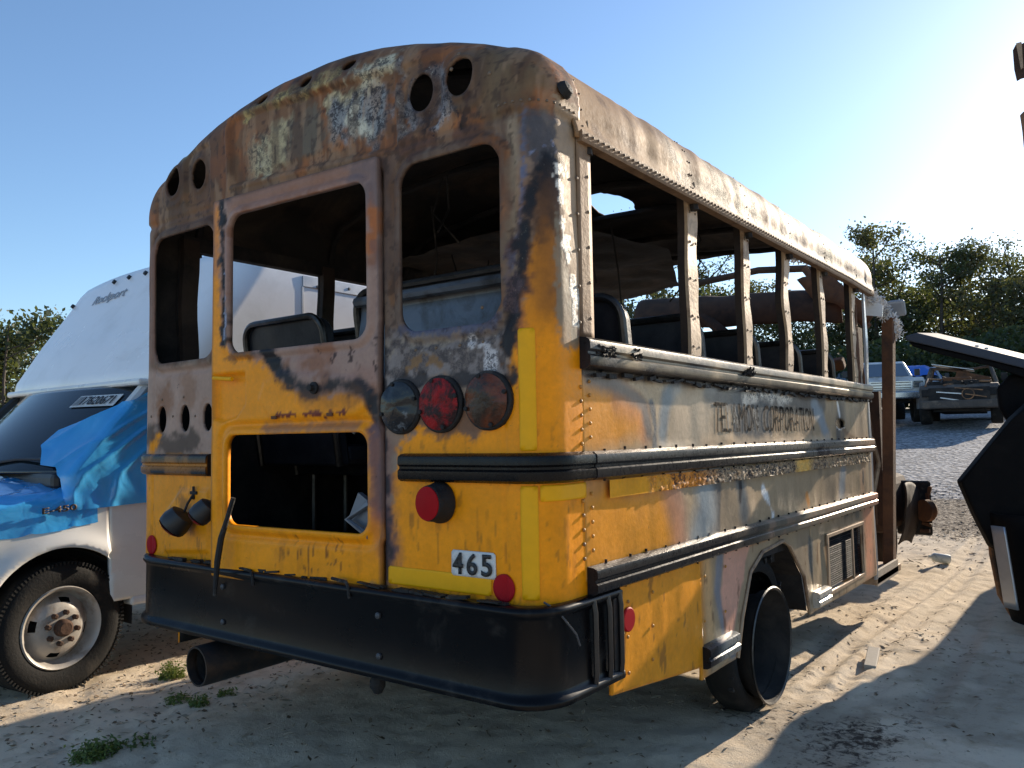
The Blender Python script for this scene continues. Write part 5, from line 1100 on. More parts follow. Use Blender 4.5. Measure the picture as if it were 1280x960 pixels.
# lot sticker on the windscreen
p0 = [(-2.591,1.508),(-2.532,1.559),(-2.168,1.548),(-2.203,1.499)]
zs_ = [p[1] for p in p0]; xs_ = [p[0] for p in p0]
SXc, SZc = sum(xs_)/4, sum(zs_)/4
def ws_pt(x, z, lift=.006):
    vv = (z-1.125)/.50; uu = (x-VX)/(1-.075*vv); return Vector((x, .17-.22*(1-(uu/.92)**2)*(1-.45*vv)+.42*vv-lift, z+lift*.5))
sh = [(SXc-.17, SZc-.045), (SXc+.17, SZc-.045), (SXc+.17, SZc+.045), (SXc-.17, SZc+.045)]
u, v, F = grid_cut(SXc-.18, SXc+.18, SZc-.035, SZc+.035, .03)
stk = vpart(mk('lot_sticker', [ws_pt(a, c, .010) for a, c in zip(u, v)], F, 'plate_white', van)); 
o = text_mesh('lot_number', '17620671', .25, .05, 'ink', stk, lambda a, b: ws_pt(SXc-.10+a, SZc-.025+b, .016), .002, .01)
for k in range(6): mk('bar', [ws_pt(SXc-.165+k*.011+d_, SZc+e, .015) for d_, e in ((0, -.028), (.005, -.028), (.005, .028), (0, .028))], [(0, 1, 2, 3)], 'ink', stk)
vpart(text_mesh('model_badge', 'E-450', .17, .032, 'steel_dark', van, lambda a, b: Vector((VX+.99+.030, -.05+a, .925+b+a*.06)), .006, .02))
# wheels
def tyre_prof(r, w): return [(r*.60, -w*.40), (r*.66, -w*.47), (r*.84, -w*.5), (r*.95, -w*.46), (r*.985, -w*.40), (r, -w*.3), (r, w*.3), (r*.985, w*.40), (r*.95, w*.46), (r*.84, w*.5), (r*.66, w*.47), (r*.60, w*.40)]
def van_wheel(xc, yc, sg):
    w = bpy.data.objects.new('wheel', None); COL.objects.link(w); w.parent = van; w.location = (xc-VX, yc-VY, HUBZ); w.rotation_euler = (0, 0, .10*(yc < 1))
    MB().lathe(tyre_prof(TR, .215), 48, (0, 0, 0), (1, 0, 0), True).build('tyre', 'rubber', w, True)
    b = MB(); R_ = TR*.965
    for k in range(100):
        a = 2*math.pi*k/100
        for e in (-1, 1): b.box((e*.090, (R_+.004)*math.sin(a), (R_+.004)*math.cos(a)), (.030, .010, .018), Matrix.Rotation(-a, 3, 'X'))
    b.build('tread_blocks', 'rubber', w, kind='stuff')
    h = sg
    MB().lathe([(.205, h*.085), (.212, h*.10), (.205, h*.106), (.192, h*.095), (.186, h*.06), (.165, h*.035), (.150, h*.055), (.125, h*.082), (.09, h*.09), (.07, h*.09), (0, h*.09)], 40, (0, 0, 0), (1, 0, 0)).build('rim', 'rim_paint', w, True) if 0 else None
    prf = [(.205, .080), (.212, .094), (.206, .104), (.192, .094), (.187, .06), (.168, .034), (.152, .050), (.128, .078), (.10, .090), (.06, .092), (.0, .092)]
    n = 48; V = []; F = []
    for r, hh in prf:
        for k in range(n): a = 2*math.pi*k/n; V.append((sg*hh, r*math.sin(a), r*math.cos(a)))
    for i in range(len(prf)-1):
        for k in range(n):
            if i in (6,) and (k % 12) in (0, 1, 2): continue           # hand holes
            F.append((i*n+k, i*n+(k+1) % n, (i+1)*n+(k+1) % n, (i+1)*n+k))
    MB().add(V, F).build('rim', 'rim_paint', w, True, auto=50)
    MB().lathe([(.045, sg*.09), (.042, sg*.125), (.030, sg*.135), (0, sg*.135)], 18, (0, 0, 0), (1, 0, 0)).build('hub', 'rust_dark', w, True)
    MB().lathe([(.18, sg*.02), (0, sg*.02)], 24, (0, 0, 0), (1, 0, 0)).build('brake_disc', 'soot', w)
    for k in range(8):
        a = math.pi/4*k+.2; MB().lathe([(.014, 0), (.014, sg*.022), (.008, sg*.028), (0, sg*.028)], 6, (sg*.090, .078*math.sin(a), .078*math.cos(a)), (1, 0, 0)).build('wheel_nut', 'rust_dark', w)
    return w
van_wheel(VX+.90, HY0, 1); van_wheel(VX-.90, HY0, -1); van_wheel(VX+.86, 3.75, 1); van_wheel(VX-.86, 3.75, -1)
for sg in (1, -1):
    b = MB(); n = 14
    for k in range(n): 
        a0 = math.pi*(k/n)*1.1-.15; a1 = math.pi*((k+1)/n)*1.1-.15; r = .40
        b.add([(VX+sg*.96, HY0+r*math.cos(a0), HUBZ+r*math.sin(a0)), (VX+sg*.96, HY0+r*math.cos(a1), HUBZ+r*math.sin(a1)), (VX+sg*.55, HY0+r*math.cos(a1), HUBZ+r*math.sin(a1)), (VX+sg*.55, HY0+r*math.cos(a0), HUBZ+r*math.sin(a0))], [(0, 1, 2, 3)])
    vpart(b.build('wheel_arch_liner', 'soot', van))
b = MB(); b.box((VX, 2.4, .50), (.8, 5.5, .18)); b.box((VX, .0, .34), (1.5, .12, .10)); vpart(b.build('chassis', 'soot', van))
vpart(MB().box((VX, .0, .66), (1.05, 1.2, .40)).build('engine', 'soot', van))
# ---------------------------------------------------------------- blue plastic film over bonnet and door
film = empty('blue_film', 'crinkled blue plastic film taped over the bonnet and door of the white van', 'plastic film', (VX, VY, 1.0))
def fpart(o): o.matrix_parent_inverse = Matrix.Translation((-VX, -VY, -1.0)); return o
t_, y_, F = grid_cut(.30, 1, -.93, .24, .014, lambda t, y: t-(.405+.03*fbm(y*3, y*0, 2, 151)))
ins, z = side_prof(t_, y_); wr = np.abs(fbm(t_*9+y_*3, y_*2.6-t_*4, 2, 152)-.5)*.05+.012*np.sin(y_*14+t_*18)*fbm(t_*5, y_*4, 2, 153)
cr_ = np.arctan2(t_-.95, y_-.55); wr = wr*.6+.016*(1-np.abs(np.sin(cr_*16+2.5*fbm(t_*3, y_*3, 2, 156))))**3*sstep(.1, .5, np.hypot(t_-.95, y_-.55))
fpart(mk('bonnet_sheet', np.stack([VX+.99-ins+flare(y_, z)*(t_ < .6)+.012+.3*wr, y_, z+.012+wr*.8], -1), F[:, ::-1], 'blue_film', film, True))
poly = [(-.36, 1.28), (-.33, 1.36), (-.18, 1.42), (-.02, 1.50), (.10, 1.63), (.95, 1.68), (.95, .965), (.0, .93), (-.05, 1.10), (-.12, 1.16), (-.25, 1.17)]
s_, z_, F = grid_cut(-.4, 1.0, .90, 1.70, .014, lambda s, z: -poly_sd(s, z, poly))
zc = np.clip(z_, 1.12, 1.7); ax = VX+.955-(zc-1.12)*.20; ay = .12+(zc-1.12)*.86
wrk = np.abs(fbm(s_*7+z_*6, z_*5-s_*6, 2, 154)-.5)*.07+.015*np.abs(np.sin((s_*.9+z_*1.4)*13+3*fbm(s_*3, z_*3, 2, 155)))
cr_ = np.arctan2(z_-1.74, s_-.42); wrk = wrk*.5+.030*(1-np.abs(np.sin(cr_*11+2*fbm(s_*3, z_*3, 2, 157))))**2.5*sstep(.05, .4, np.hypot(s_-.42, z_-1.74))
inn = s_ < 0
xx = np.where(inn, ax+s_*.92+.02, VX+1.0-.10*np.clip(z_-1.15, 0, 1)+.0*s_)+wrk*.55
yy = np.where(inn, ay+s_*.30-.03, np.minimum(ay+s_-.02, ay+s_))-np.where(inn, wrk*.6, wrk*.25)
fpart(mk('door_sheet', np.stack([xx, yy, z_], -1), F, 'blue_film', film, True))
# ---------------------------------------------------------------- dark wrecked car at the right
car = empty('wrecked_car', 'blackened wrecked car with torn bumper and sprung bonnet panel', 'car', (2.7, 5.0, 0))
def cpart(o): o.matrix_parent_inverse = Matrix.Translation((-2.7, -5.0, 0)); return o
# flank corner: rounded vertical panel standing on the ground side
u, v, F = grid_cut(0, 1, 0.02, .70, .05)
ang = u*1.9; xx = 2.02-.27*np.cos(ang)-.05*np.sin(v*3.2)*0; lean = -.16*np.clip(1-v/.70, 0, 1)**2*-1
solidify(cpart(mk('rear_corner', np.stack([xx+lean*.6, 4.30-.26*np.sin(ang)+.0*v, v+.03], -1), F, 'dark_wreck', car, True)), .02, 0)
cpart(MB().tube([(1.735, 4.30, .68), (1.745, 4.28, .45), (1.78, 4.26, .20), (1.86, 4.24, .05)], .018, 8).build('rusty_seam', 'rusty_edge', car, True))
u, v, F = grid_cut(0, 1, 0.12, .62, .05); solidify(cpart(mk('tail_lamp', np.stack([1.785+.075*u+.06*(1-v/.62), 3.99-.06*u, v+.05], -1), F, 'dull_alu', car, True)), .015, 0)
u, v, F = grid_cut(0, 1, 0.0, .62, .05); solidify(cpart(mk('tail_panel', np.stack([1.97+.25*u, 3.93-.10*u, v+.05], -1), F, 'grey_paint', car, True)), .015, 0)
# torn bumper cover: an angular crumpled shell with depth
bp = [(1.549,0.93),(1.728,1.17),(1.876,1.35),(1.986,1.464),(2.556,1.539),(2.537,0.46),(1.958,0.458),(1.8,0.457),(1.715,0.504),(1.626,0.714)]
V = []; F = []; n = len(bp)
for (yy_, k, dx) in ((4.22, .95, .02), (4.30, .99, .004), (4.45, 1.0, 0), (4.80, .97, .03)):
    cx_, cz_ = 2.1, .95
    for a, c in bp: V.append((cx_+(a-cx_)*k+dx, yy_+.05*math.sin(a*9+c*5), cz_+(c-cz_)*k))
for i in range(3):
    for j in range(n): F.append((i*n+j, i*n+(j+1) % n, (i+1)*n+(j+1) % n, (i+1)*n+j))
F += [tuple(range(n))[::-1], tuple(3*n+j for j in range(n))]
cpart(MB().add(V, F).build('bumper_cover', 'dark_wreck', car, True, bevel=.012, auto=30))
# upper mass
up = [(1.781,1.559),(1.863,1.645),(2.044,1.679),(2.725,1.594),(2.7,1.137),(1.97,1.141),(1.846,1.309),(1.793,1.412)]
cpart(MB().prism(up, lambda a, c, t: (a, 4.7+t, c), -.10, .9).build('quarter_panel', 'dark_wreck', car, bevel=.03))
cpart(MB().box((2.78, 6.3, .82), (1.75, 4.2, .75)).build('body', 'dark_wreck', car, bevel=.12)); cpart(MB().prism([(4.7, 1.15), (8.0, 1.15), (7.3, 1.55), (5.6, 1.58)], lambda a, c, t: (t, a, c), 2.02, 3.5).build('cabin', 'dark_wreck', car, bevel=.06))
for yy_ in (5.1, 7.6):
    for xx_ in (2.02, 3.54): cpart(MB().lathe(tyre_prof(.33, .21), 24, (xx_, yy_, .33), (1, 0, 0), True).build('wheel', 'rubber', car, True))
# sprung bonnet panel lying across, its pale edge toward the bus
ld = [(1.242,1.965),(1.322,1.981),(1.992,1.735),(2.633,1.469),(2.629,1.4),(1.989,1.671),(1.769,1.751),(1.391,1.882),(1.251,1.929)]
cpart(MB().prism(ld, lambda a, c, t: (a+.04*t, 4.5+t, c+.085*t), 0, .70).build('bonnet_panel', 'bonnet_grey', car, bevel=.010)); 
ld2 = [(1.256,1.922),(1.391,1.876),(1.768,1.746),(1.989,1.665),(2.629,1.395),(2.625,1.32),(1.986,1.606),(1.767,1.707),(1.389,1.836),(1.286,1.885)]
cpart(MB().prism(ld2, lambda a, c, t: (a+.04*t, 4.5+t, c+.085*t), .02, .66).build('bonnet_underside', 'dark_wreck', car, bevel=.008))
for q in [(1.685,1.856),(1.743,1.835)]: cpart(MB().lathe([(.012, 0), (.012, .012), (0, .014)], 8, (q[0], 4.60, q[1]), (0, 0, 1)).build('bonnet_bolt', 'plate_white', car, True))
cpart(MB().tube([(2.0, 4.9, 1.55), (1.95, 4.85, 1.66)], .03, 8).build('bonnet_stay', 'dark_wreck', car, True))
# ---------------------------------------------------------------- post with torn sheet metal beyond the car
pole = empty('scrap_pole', 'tall pole with torn rusty sheet metal hanging from it', 'pole', (2.46, 4.6, 0))
MB().tube([(0, 0, -.2), (.0, 0, 4.6)], .05, 10).build('pole_tube', 'steel_dark', pole, True)
tp = [(2.014,3.85),(2.034,3.888),(2.052,3.872),(2.08,3.885),(2.171,3.868),(2.16,3.65),(2.05,3.648),(2.026,3.638),(2.016,3.714)]
MB().prism(tp, lambda a, c, t: (a-2.46, -.15+t, c), -.015, .015).build('torn_sheet', 'rust_dark', pole, bevel=.004)
tp = [(2.038,3.876),(2.071,3.877),(2.071,3.698),(2.057,3.691)]
MB().prism(tp, lambda a, c, t: (a-2.46, -.20+t, c), -.006, .006).build('torn_flap', 'tan_steel', pole)
tp = [(2.033,3.391),(2.057,3.413),(2.147,3.4),(2.133,3.119),(2.044,3.161),(2.041,3.278)]
MB().prism(tp, lambda a, c, t: (a-2.46, -.15+t, c), -.02, .02).build('torn_sheet', 'rusty_edge', pole, bevel=.004)
for zz in (3.76, 3.26): MB().tube([(0, 0, zz), (-.18, -.12, zz+.03), (-.41, -.15, zz)], .014, 6).build('bracket_arm', 'rust_dark', pole, True)
# ---------------------------------------------------------------- vehicles far across the yard
def polar(px_az, D): a = rad(px_az); return 2.466+D*math.sin(a), -1.923+D*math.cos(a)
def gz(x, y): return float(zground(np.array([x]), np.array([y]))[0])
def pickup(name, label, cat, az, D, rz, body='truck_white', dark='truck_dark', glassm='truck_glass', lift=.15, burnt=False, s=1.0, group=None):
    x, y = polar(az, D); t = empty(name, label, cat, (x, y, gz(x, y)-.02), rz, group); t.scale = (s, s, s)
    R_ = .40; zc = R_; z0 = .55+lift  # wheel radius, hub height, sill height
    # local: front toward -y, length 5.4
    def arch(yc): return [(yc+.50*math.cos(a), zc+lift*.6+.50*math.sin(a)) for a in np.linspace(math.pi, 0, 9)]
    prof = [(-2.7, z0)]+arch(-1.75)+arch(1.65)+[(2.7, z0), (2.7, z0+.55), (.62, z0+.58), (.55, z0+.62), (-1.05, z0+.62), (-1.2, z0+.60), (-2.55, z0+.52), (-2.72, z0+.42)]
    prof = [p for p in prof if p[1] >= z0-.15]
    MB().prism(prof, lambda a, c, q: (q, a, c), -.95, .95).build('body', body, t, bevel=.05)
    if burnt:
        for sg in (-1, 1):
            for a0, a1 in ((-1.0, -.5), (.55, .42)): MB().tube([(sg*.90, a0, z0+.60), (sg*.76, a1, z0+1.12)], .05, 6).build('roof_pillar', 'burnt_truck', t, True)
        u_, v_, F_ = grid_cut(-.80, .80, -.52, .45, .1); solidify(mk('roof', np.stack([u_, v_, z0+1.14-.16*np.exp(-(u_/.5)**2)*fbm(u_*2, v_*2, 2, 301)], -1), F_, 'burnt_truck', t, True), .02, 0)
        MB().box((0, -1.85, z0+.56), (1.5, 1.2, .14)).build('engine_bay', 'soot', t); MB().box((-.1, -1.9, z0+.66), (.7, .7, .16), Matrix.Rotation(.2, 3, 'Z')).build('engine', 'rust', t, bevel=.04)
        for k in range(7): MB().tube([(random.uniform(-.8, .8), -2.6, z0+.5+random.uniform(0, .1)), (random.uniform(-.8, .8), -2.0, z0+.62+random.uniform(0, .15)), (random.uniform(-.8, .8), -1.3, z0+.62)], .03, 5).build('burnt_hose', 'rusty_edge' if k % 2 else 'soot', t, True)
        MB().box((.3, -.3, z0+.75), (.9, .5, .35), Matrix.Rotation(.3, 3, 'Y')).build('burnt_seat', 'rust', t, bevel=.05)
    cab = [(-1.05, z0+.60), (.60, z0+.60), (.45, z0+1.15), (-.35, z0+1.18), (-.5, z0+1.12)]
    V = [(sg*(.92 if c < z0+.7 else .76), a, c) for sg in (-1, 1) for a, c in cab]; n = len(cab)
    if not burnt: MB().add(V, [tuple(range(n)), tuple(range(n, 2*n))[::-1]]+[(i, (i+1) % n, n+(i+1) % n, n+i) for i in range(n)]).build('cab', body, t, bevel=.04)
    if not burnt: MB().add([(-.80, -1.02, z0+.66), (.80, -1.02, z0+.66), (.68, -.54, z0+1.10), (-.68, -.54, z0+1.10)], [(0, 1, 2, 3)]).build('windscreen', glassm, t)
    for sg in (-1, 1):
        q = [(-.80, z0+.68), (.45, z0+.68), (.36, z0+1.08), (-.45, z0+1.08)]
        if not burnt: MB().add([(sg*(.935-.16*(c-z0-.66)/.44), a, c) for a, c in q], [(0, 1, 2, 3)]).build('side_window', glassm, t)
        MB().box((sg*1.08, -.75, z0+.78), (.16, .08, .22)).build('wing_mirror', dark, t, bevel=.02)
        MB().box((sg*.76, -2.72, z0+.30), (.26, .06, .20)).build('headlamp', 'truck_glass' if not burnt else 'soot', t, bevel=.02)
    g_ = MB().box((0, -2.72, z0+.28), (1.2, .05, .26)).build('grille', 'truck_chrome' if not burnt else 'soot', t, bevel=.01)
    for k in range(3): MB().box((0, -2.75, z0+.20+.08*k), (1.1, .03, .02)).build('grille_bar', 'truck_dark' if not burnt else 'burnt_truck', g_)
    MB().box((0, -2.82, z0-.02), (1.9, .2, .22)).build('front_bumper', 'truck_chrome' if not burnt else 'burnt_truck', t, bevel=.04)
    MB().box((0, 0, z0-.12), (1.2, 5.0, .16)).build('chassis', 'soot', t)
    for yc in (-1.75, 1.65):
        for sg in (-1, 1):
            w = MB().lathe(tyre_prof(R_, .30), 28, (sg*.86, yc, zc), (1, 0, 0), True).build('wheel', 'rubber', t, True)
            MB().lathe([(.22, sg*.10), (.20, sg*.14), (.10, sg*.10), (0, sg*.12)], 16, (sg*.86, yc, zc), (1, 0, 0)).build('rim', 'truck_chrome' if not burnt else 'soot', w, True)
    return t
G1 = 'vehicles parked across the yard'
pickup('pickup_truck', 'lifted white pickup truck with chrome grille, parked across the gravel', 'pickup', -12.5, 29.0, rad(20), lift=.28, s=.98, group=G1)
tk = pickup('pickup_truck', 'grey pickup truck under blue tarp, behind the lifted white pickup', 'pickup', -10.35, 37, rad(16), 'grey_paint', lift=.05, group=G1)
x, y = polar(-10.35, 37)
tb = empty('blue_tarp', 'blue tarp bundled over the cab of the grey pickup', 'tarp', (x, y, gz(x, y)))
u, v, F = grid_cut(-1, 1, -1, 1, .12); mk('tarp_sheet', np.stack([u*.95, v*.95-.1, 1.95-.5*np.maximum(np.abs(u), np.abs(v))**3-.18*fbm(u*3, v*3, 3, 161)], -1), F, 'tarp_blue', tb, True)
wk = pickup('burnt_pickup', 'burnt-out pickup wreck, bare metal and no glass, on the gravel', 'pickup', -7.75, 27.5, rad(6), 'burnt_truck', 'soot', 'soot', lift=.0, burnt=True, group=G1)
MB().lathe([(.13, -.02), (.155, -.02), (.155, .02), (.13, .02)], 20, (.22, -2.79, .80), (0, 1, 0), True).build('fan_ring', 'rusty_edge', wk, True)
MB().box((0, -2.76, .80), (1.45, .04, .36)).build('open_front', 'soot', wk)
for k in range(4): MB().box((random.uniform(-.6, .6), -2.80, .66+.09*k), (random.uniform(.3, .8), .03, .03), Matrix.Rotation(random.uniform(-.3, .3), 3, 'Y')).build('twisted_strip', 'rusty_edge' if k % 2 else 'dull_alu', wk)
MB().box((-1.06, -1.0, .85), (.05, .9, .75), Matrix.Rotation(.25, 3, 'Z')).build('hanging_door', 'grey_paint', wk, bevel=.02)
MB().box((-.2, -.2, 1.68), (1.1, .9, .02), Matrix.Rotation(.2, 3, 'Y')).build('peeled_roof', 'dull_alu', wk)
pickup('pickup_truck', 'dark pickup truck, furthest of the row below the trees', 'pickup', -13.6, 40, rad(-10), 'truck_dark', group=G1)
pickup('pickup_truck', 'silver pickup truck parked beyond the burnt wreck', 'pickup', -3.2, 40, rad(6), 'grey_paint', group=G1)
# ---------------------------------------------------------------- trees
def tree_mesh(seed, H, cr, leaf, n, tilt=.1, bare=.25, lmat='leaf_green'):
    r = random.Random(seed); b = MB(); tips = []
    top = Vector((r.uniform(-.5, .5)*tilt*H, r.uniform(-.5, .5)*tilt*H, H*.86)); pts = [Vector((0, 0, -.4))]
    for k in range(1, 7): t = k/6; pts.append(Vector((top.x*t+r.uniform(-.1, .1), top.y*t+r.uniform(-.1, .1), top.z*t)))
    b.tube(pts, [.16*H/10*(1-.82*k/6) for k in range(7)], 6, False)
    for k in range(15):
        t = r.uniform(.28, .97); base = pts[0].lerp(pts[-1], t); a = r.uniform(0, 6.28); L = cr*r.uniform(.55, 1.05)*(1-.35*abs(t-.55))
        e = base+Vector((math.cos(a)*L, math.sin(a)*L, L*r.uniform(.25, .8))); m_ = base.lerp(e, .5)+Vector((0, 0, -.08*L))
        b.tube([base, m_, e], [.05*H/10, .032*H/10, .012*H/10], 5, False); tips += [(m_, .45), (e, .6), (base.lerp(e, .8)+Vector((r.uniform(-.3, .3), r.uniform(-.3, .3), .2)), .6)]
        for _ in range(2):
            f = base.lerp(e, r.uniform(.4, .9)); g_ = f+Vector((r.uniform(-1, 1), r.uniform(-1, 1), r.uniform(.1, .9)))*L*.42; b.tube([f, g_], [.022*H/10, .008*H/10], 4, False); tips.append((g_, .5))
    tips.append((pts[-1]+Vector((0, 0, .3)), .5))
    V = np.zeros((n, 4, 3), np.float32); rs = np.random.default_rng(seed); T = np.array([list(t_) for t_, _ in tips]); wts = rs.uniform(.15, 1.6, len(T))**1.6
    c = T[rs.choice(len(T), n, p=wts/wts.sum())]+rs.normal(0, 1, (n, 3))*np.array([.40, .40, .30])*cr*.34
    d1 = rs.normal(0, 1, (n, 3)); d1 /= np.linalg.norm(d1, axis=1)[:, None]; d2 = np.cross(d1, rs.normal(0, 1, (n, 3))); d2 /= np.linalg.norm(d2, axis=1)[:, None]
    sz = leaf*rs.uniform(.5, 1.3, (n, 1)); d1 = d1*sz; d2 = d2*sz*.55
    V[:, 0] = c-d1; V[:, 1] = c+d2; V[:, 2] = c+d1; V[:, 3] = c-d2
    return b, V.reshape(-1, 3), np.arange(n*4).reshape(n, 4)
protos = []
TK = [(11, 11, 3.3, .13, 6000, 'leaf_green'), (12, 12, 2.9, .12, 4300, 'leaf_olive'), (13, 10, 3.6, .14, 7500, 'leaf_dark'), (14, 12.5, 2.6, .11, 2600, 'leaf_green'), (15, 9, 3.1, .13, 5600, 'leaf_olive')]
def trunk_crown(seed, H, cr, leaf, n, lm):
    b, LV, LF = tree_mesh(seed, H, cr, leaf, n); me1 = b.build('trunk', 'bark', None, True); me2 = mk('crown', LV, LF, lm)
    d1, d2 = me1.data, me2.data; bpy.data.objects.remove(me1); bpy.data.objects.remove(me2); return d1, d2
protos = [trunk_crown(*k) for k in TK]
def plant_tree(kind, x, y, s, rz, label, group, name='tree'):
    t = empty(name, label, 'tree', (x, y, gz(x, y)-.1), rz, group); t.scale = (s, s, s*.96*random.uniform(.92, 1.08))
    for nm, d in zip(('trunk', 'crown'), protos[kind]): o = bpy.data.objects.new(nm, d); COL.objects.link(o); o.parent = t
    return t
LB = ['leafy green tree in the row beyond the parked vehicles', 'tree with olive and orange leaves in the row beyond the yard', 'dense dark green tree in the row beyond the yard', 'tall thin-crowned tree in the row beyond the yard', 'broad olive tree in the row beyond the yard']
rr_ = random.Random(5)
for az, D, k, s in [(-14.2, 62, 0, .92), (-12.6, 58, 1, 1.08), (-11.4, 60, 0, 1.02), (-10.0, 64, 2, .95), (-8.9, 58, 3, 1.02), (-7.6, 60, 1, 1.0), (-6.6, 63, 3, 1.0), (-5.6, 57, 4, 1.12), (-4.6, 60, 3, .92), (-3.4, 62, 0, .9), (-1.8, 60, 2, .95), (.2, 62, 4, 1.0), (2.4, 60, 3, .95), (4.6, 62, 0, .9),
                    (-13.4, 70, 3, 1.15), (-9.4, 72, 0, 1.1), (-6.0, 72, 2, 1.0), (-3.0, 72, 4, 1.1), (-16.0, 60, 4, .9), (-18.0, 56, 0, .85), (-20.2, 52, 1, .82), (-22.4, 50, 3, .85), (-24.4, 46, 2, .78), (-26.2, 50, 0, .8), (-28.3, 46, 4, .98), (-30.0, 48, 1, .92), (-31.8, 44, 2, .8), (-34, 48, 0, .85), (-37, 46, 3, .8), (-40, 50, 2, .8)]:
    x, y = polar(az, D*.84); plant_tree(k, x, y, s*.84, rr_.uniform(0, 6.28), LB[k], 'trees beyond the yard: '+['green', 'olive and orange', 'dark', 'thin', 'broad olive'][k])
for az, D, k, s in [(-71.5, 24, 2, .52), (-69.2, 23.5, 2, .50), (-66.2, 27, 4, .60), (-74, 26, 0, .6), (-62, 34, 0, .6), (-58, 36, 2, .6)]:
    x, y = polar(az, D); plant_tree(k, x, y, s, rr_.uniform(0, 6.28), ['leafy green tree behind the white box van', '', 'dark bushy tree behind the white box van', '', 'olive tree with brown leaves behind the white box van'][k], 'trees behind the van: %d' % k)
# undergrowth below the tree row: reads as one dark mass
rs = np.random.default_rng(3); n = 60000; az = np.radians(rs.uniform(-36, 9, n)); D = rs.uniform(39, 56, n); x = 2.466+D*np.sin(az); y = -1.923+D*np.cos(az)
hh = (1.4+3.2*fbm(x*.22, y*.22, 3, 171))*rs.uniform(0, 1, n)**.7; c = np.stack([x, y, zground(x, y)+hh], -1)
d1 = rs.normal(0, 1, (n, 3)); d1 /= np.linalg.norm(d1, axis=1)[:, None]; d2 = np.cross(d1, rs.normal(0, 1, (n, 3))); d2 /= np.linalg.norm(d2, axis=1)[:, None]; sz = rs.uniform(.09, .20, (n, 1))
V = np.stack([c-d1*sz, c+d2*sz*.6, c+d1*sz, c-d2*sz*.6], 1)
tag(mk('undergrowth', V.reshape(-1, 3), np.arange(n*4).reshape(n, 4), 'leaf_dark'), 'dark leafy undergrowth below the tree row', 'undergrowth', kind='stuff')
# ---------------------------------------------------------------- small things on the ground
def gnd(q, dz=0): return Vector((q[0], q[1], gz(q[0], q[1])+dz))
q = (1.306,2.876); o = MB().box((0, 0, .022), (.062, .30, .04)).build('wood_board', 'wood', None, bevel=.004); o.location = gnd(q, .0); o.rotation_euler = (.10, .05, rad(9)); tag(o, 'short pale wooden board lying on the sand beside the bus', 'board')
q = (1.145,6.511); o = MB().lathe([(0, 0), (.040, .003), (.042, .02), (.042, .13), (.036, .145), (.015, .165), (.014, .185), (0, .186)], 18, (0, 0, 0), (0, 0, 1)).build('crushed_bottle', 'can_white', None, True); o.location = gnd(q, .042); o.rotation_euler = (rad(82), 0, rad(-62)); tag(o, 'crumpled white bottle lying on the sand', 'bottle')
def weeds(name, label, q, n, R_, h, cat='weeds'):
    V = []; F = []
    for k in range(n):
        a = random.uniform(0, 6.28); r = R_*random.random()**.6; p = gnd((q[0]+r*math.cos(a), q[1]+r*math.sin(a)))-Vector((0, 0, .005)); hh = h*random.uniform(.3, 1); lean = Vector((random.uniform(-1, 1), random.uniform(-1, 1), 0))*hh*.7
        for j in range(3):
            c = p+lean*(j/3)+Vector((0, 0, hh*(j+.6)/3)); d = Vector((random.gauss(0, 1), random.gauss(0, 1), random.gauss(0, .5))).normalized()*random.uniform(.006, .014); e = d.orthogonal().normalized()*random.uniform(.003, .006); i = len(V); V += [c-d, c+e, c+d*1.3, c-e]; F.append((i, i+1, i+2, i+3))
        i = len(V); V += [p-Vector((.0012, 0, 0)), p+Vector((.0012, 0, 0)), p+lean+Vector((0, 0, hh))]; F.append((i, i+1, i+2))
    return tag(mk(name, V, F, 'weed_green'), label, cat, 'weeds growing in the sand')
weeds('weed_clump', 'bright green weed clump by the mouth of the exhaust pipe', (-1.704,0.526), 150, .07, .10)
weeds('weed_clump', 'dark green weed clump in the foreground sand', (-0.973,-0.237), 200, .09, .07)
weeds('weed_clump', 'thin weeds trailing in the shaded sand below the exhaust', (-1.3,0.323), 60, .06, .05); weeds('weed_clump', 'thin weed sprigs between the exhaust and the foreground clump', (-1.159,0.348), 55, .05, .06); weeds('weed_clump', 'sparse weed sprigs just behind the bumper', (-1.178,0.522), 35, .05, .04); weeds('weed_clump', 'small flat weeds beside the dark foreground clump', (-0.943,-0.06), 50, .09, .025)
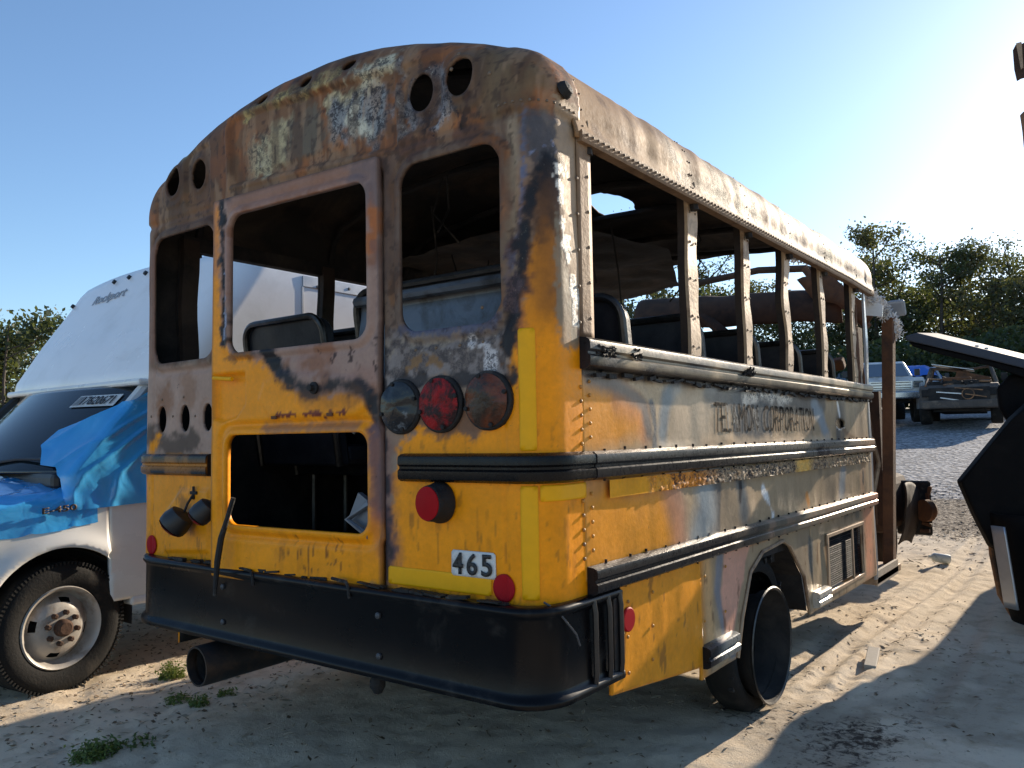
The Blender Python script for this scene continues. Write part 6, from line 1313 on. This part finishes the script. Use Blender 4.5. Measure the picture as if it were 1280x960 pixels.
def litter(name, label, n, region, L, mat, dens):
    V = []; F = []; k = 0; tries = 0
    while k < n and tries < n*20:
        tries += 1; x = random.uniform(region[0], region[1]); y = random.uniform(region[2], region[3])
        if random.random() > dens(x, y): continue
        k += 1; a = random.uniform(0, 6.28); l = L*random.uniform(.3, 1.2); w = random.uniform(.0015, .004) if random.random() < .75 else random.uniform(.005, .011); V.append((x, y, a, l, w))
    A_ = np.array(V); z = zground(A_[:, 0], A_[:, 1])+.004; d = np.stack([np.cos(A_[:, 2]), np.sin(A_[:, 2]), np.random.default_rng(1).normal(0, .25, len(A_))], -1)*A_[:, 3:4]; e = np.stack([-np.sin(A_[:, 2]), np.cos(A_[:, 2]), A_[:, 2]*0+.3], -1)*A_[:, 4:5]; c = np.stack([A_[:, 0], A_[:, 1], z], -1)
    Q = np.stack([c-d, c+e+[0, 0, .003], c+d, c-e], 1)
    return tag(mk(name, Q.reshape(-1, 3), np.arange(len(Q)*4).reshape(-1, 4), mat), label, 'litter', kind='stuff')
cl = lambda x, y: float(fbm(np.array([x*2.2]), np.array([y*2.2]), 3, 181)[0]) > .5
litter('straw_litter', 'dry straw and leaf bits scattered on the sand', 4200, (-3.6, 2.8, -1.0, 4.5), .016, 'leaf_litter', lambda x, y: 1.0 if x < -.9 else (.5 if cl(x, y) and x < .9 else .12))
litter('straw_litter', 'pale dry stalks scattered on the sand', 2600, (-3.6, 2.8, -1.0, 4.5), .03, 'leaf_litter_pale', lambda x, y: 1.0 if x < -.9 else (.6 if cl(x, y) else .15))
litter('bark_litter', 'brown leaf litter at the edge of the gravel', 5200, (-1.2, 5, 6.2, 12.5), .05, 'leaf_litter', lambda x, y: .9 if y > 7.6 else .3)
def pebbles(n):
    V = []; F = []; b = [(0, 0, 1), (1, 0, 0), (0, 1, 0), (-1, 0, 0), (0, -1, 0)]
    for k in range(n):
        x = random.uniform(-3, 2.6); y = random.uniform(-.9, 5); r = random.uniform(.003, .011)*(1.6 if random.random() < .06 else 1); z = gz(x, y); i = len(V); s1 = random.uniform(.7, 1.5); a = random.uniform(0, 3)
        for q_ in b: V.append((x+r*(q_[0]*math.cos(a)*s1-q_[1]*math.sin(a)), y+r*(q_[0]*math.sin(a)*s1+q_[1]*math.cos(a)), z+r*q_[2]*.7-.001))
        F += [(i, i+1, i+2), (i, i+2, i+3), (i, i+3, i+4), (i, i+4, i+1)]
    return tag(mk('pebbles', V, F, 'leaf_litter_pale', smooth=False), 'small pebbles and clods on the sand', 'pebbles', kind='stuff')
pebbles(1500)
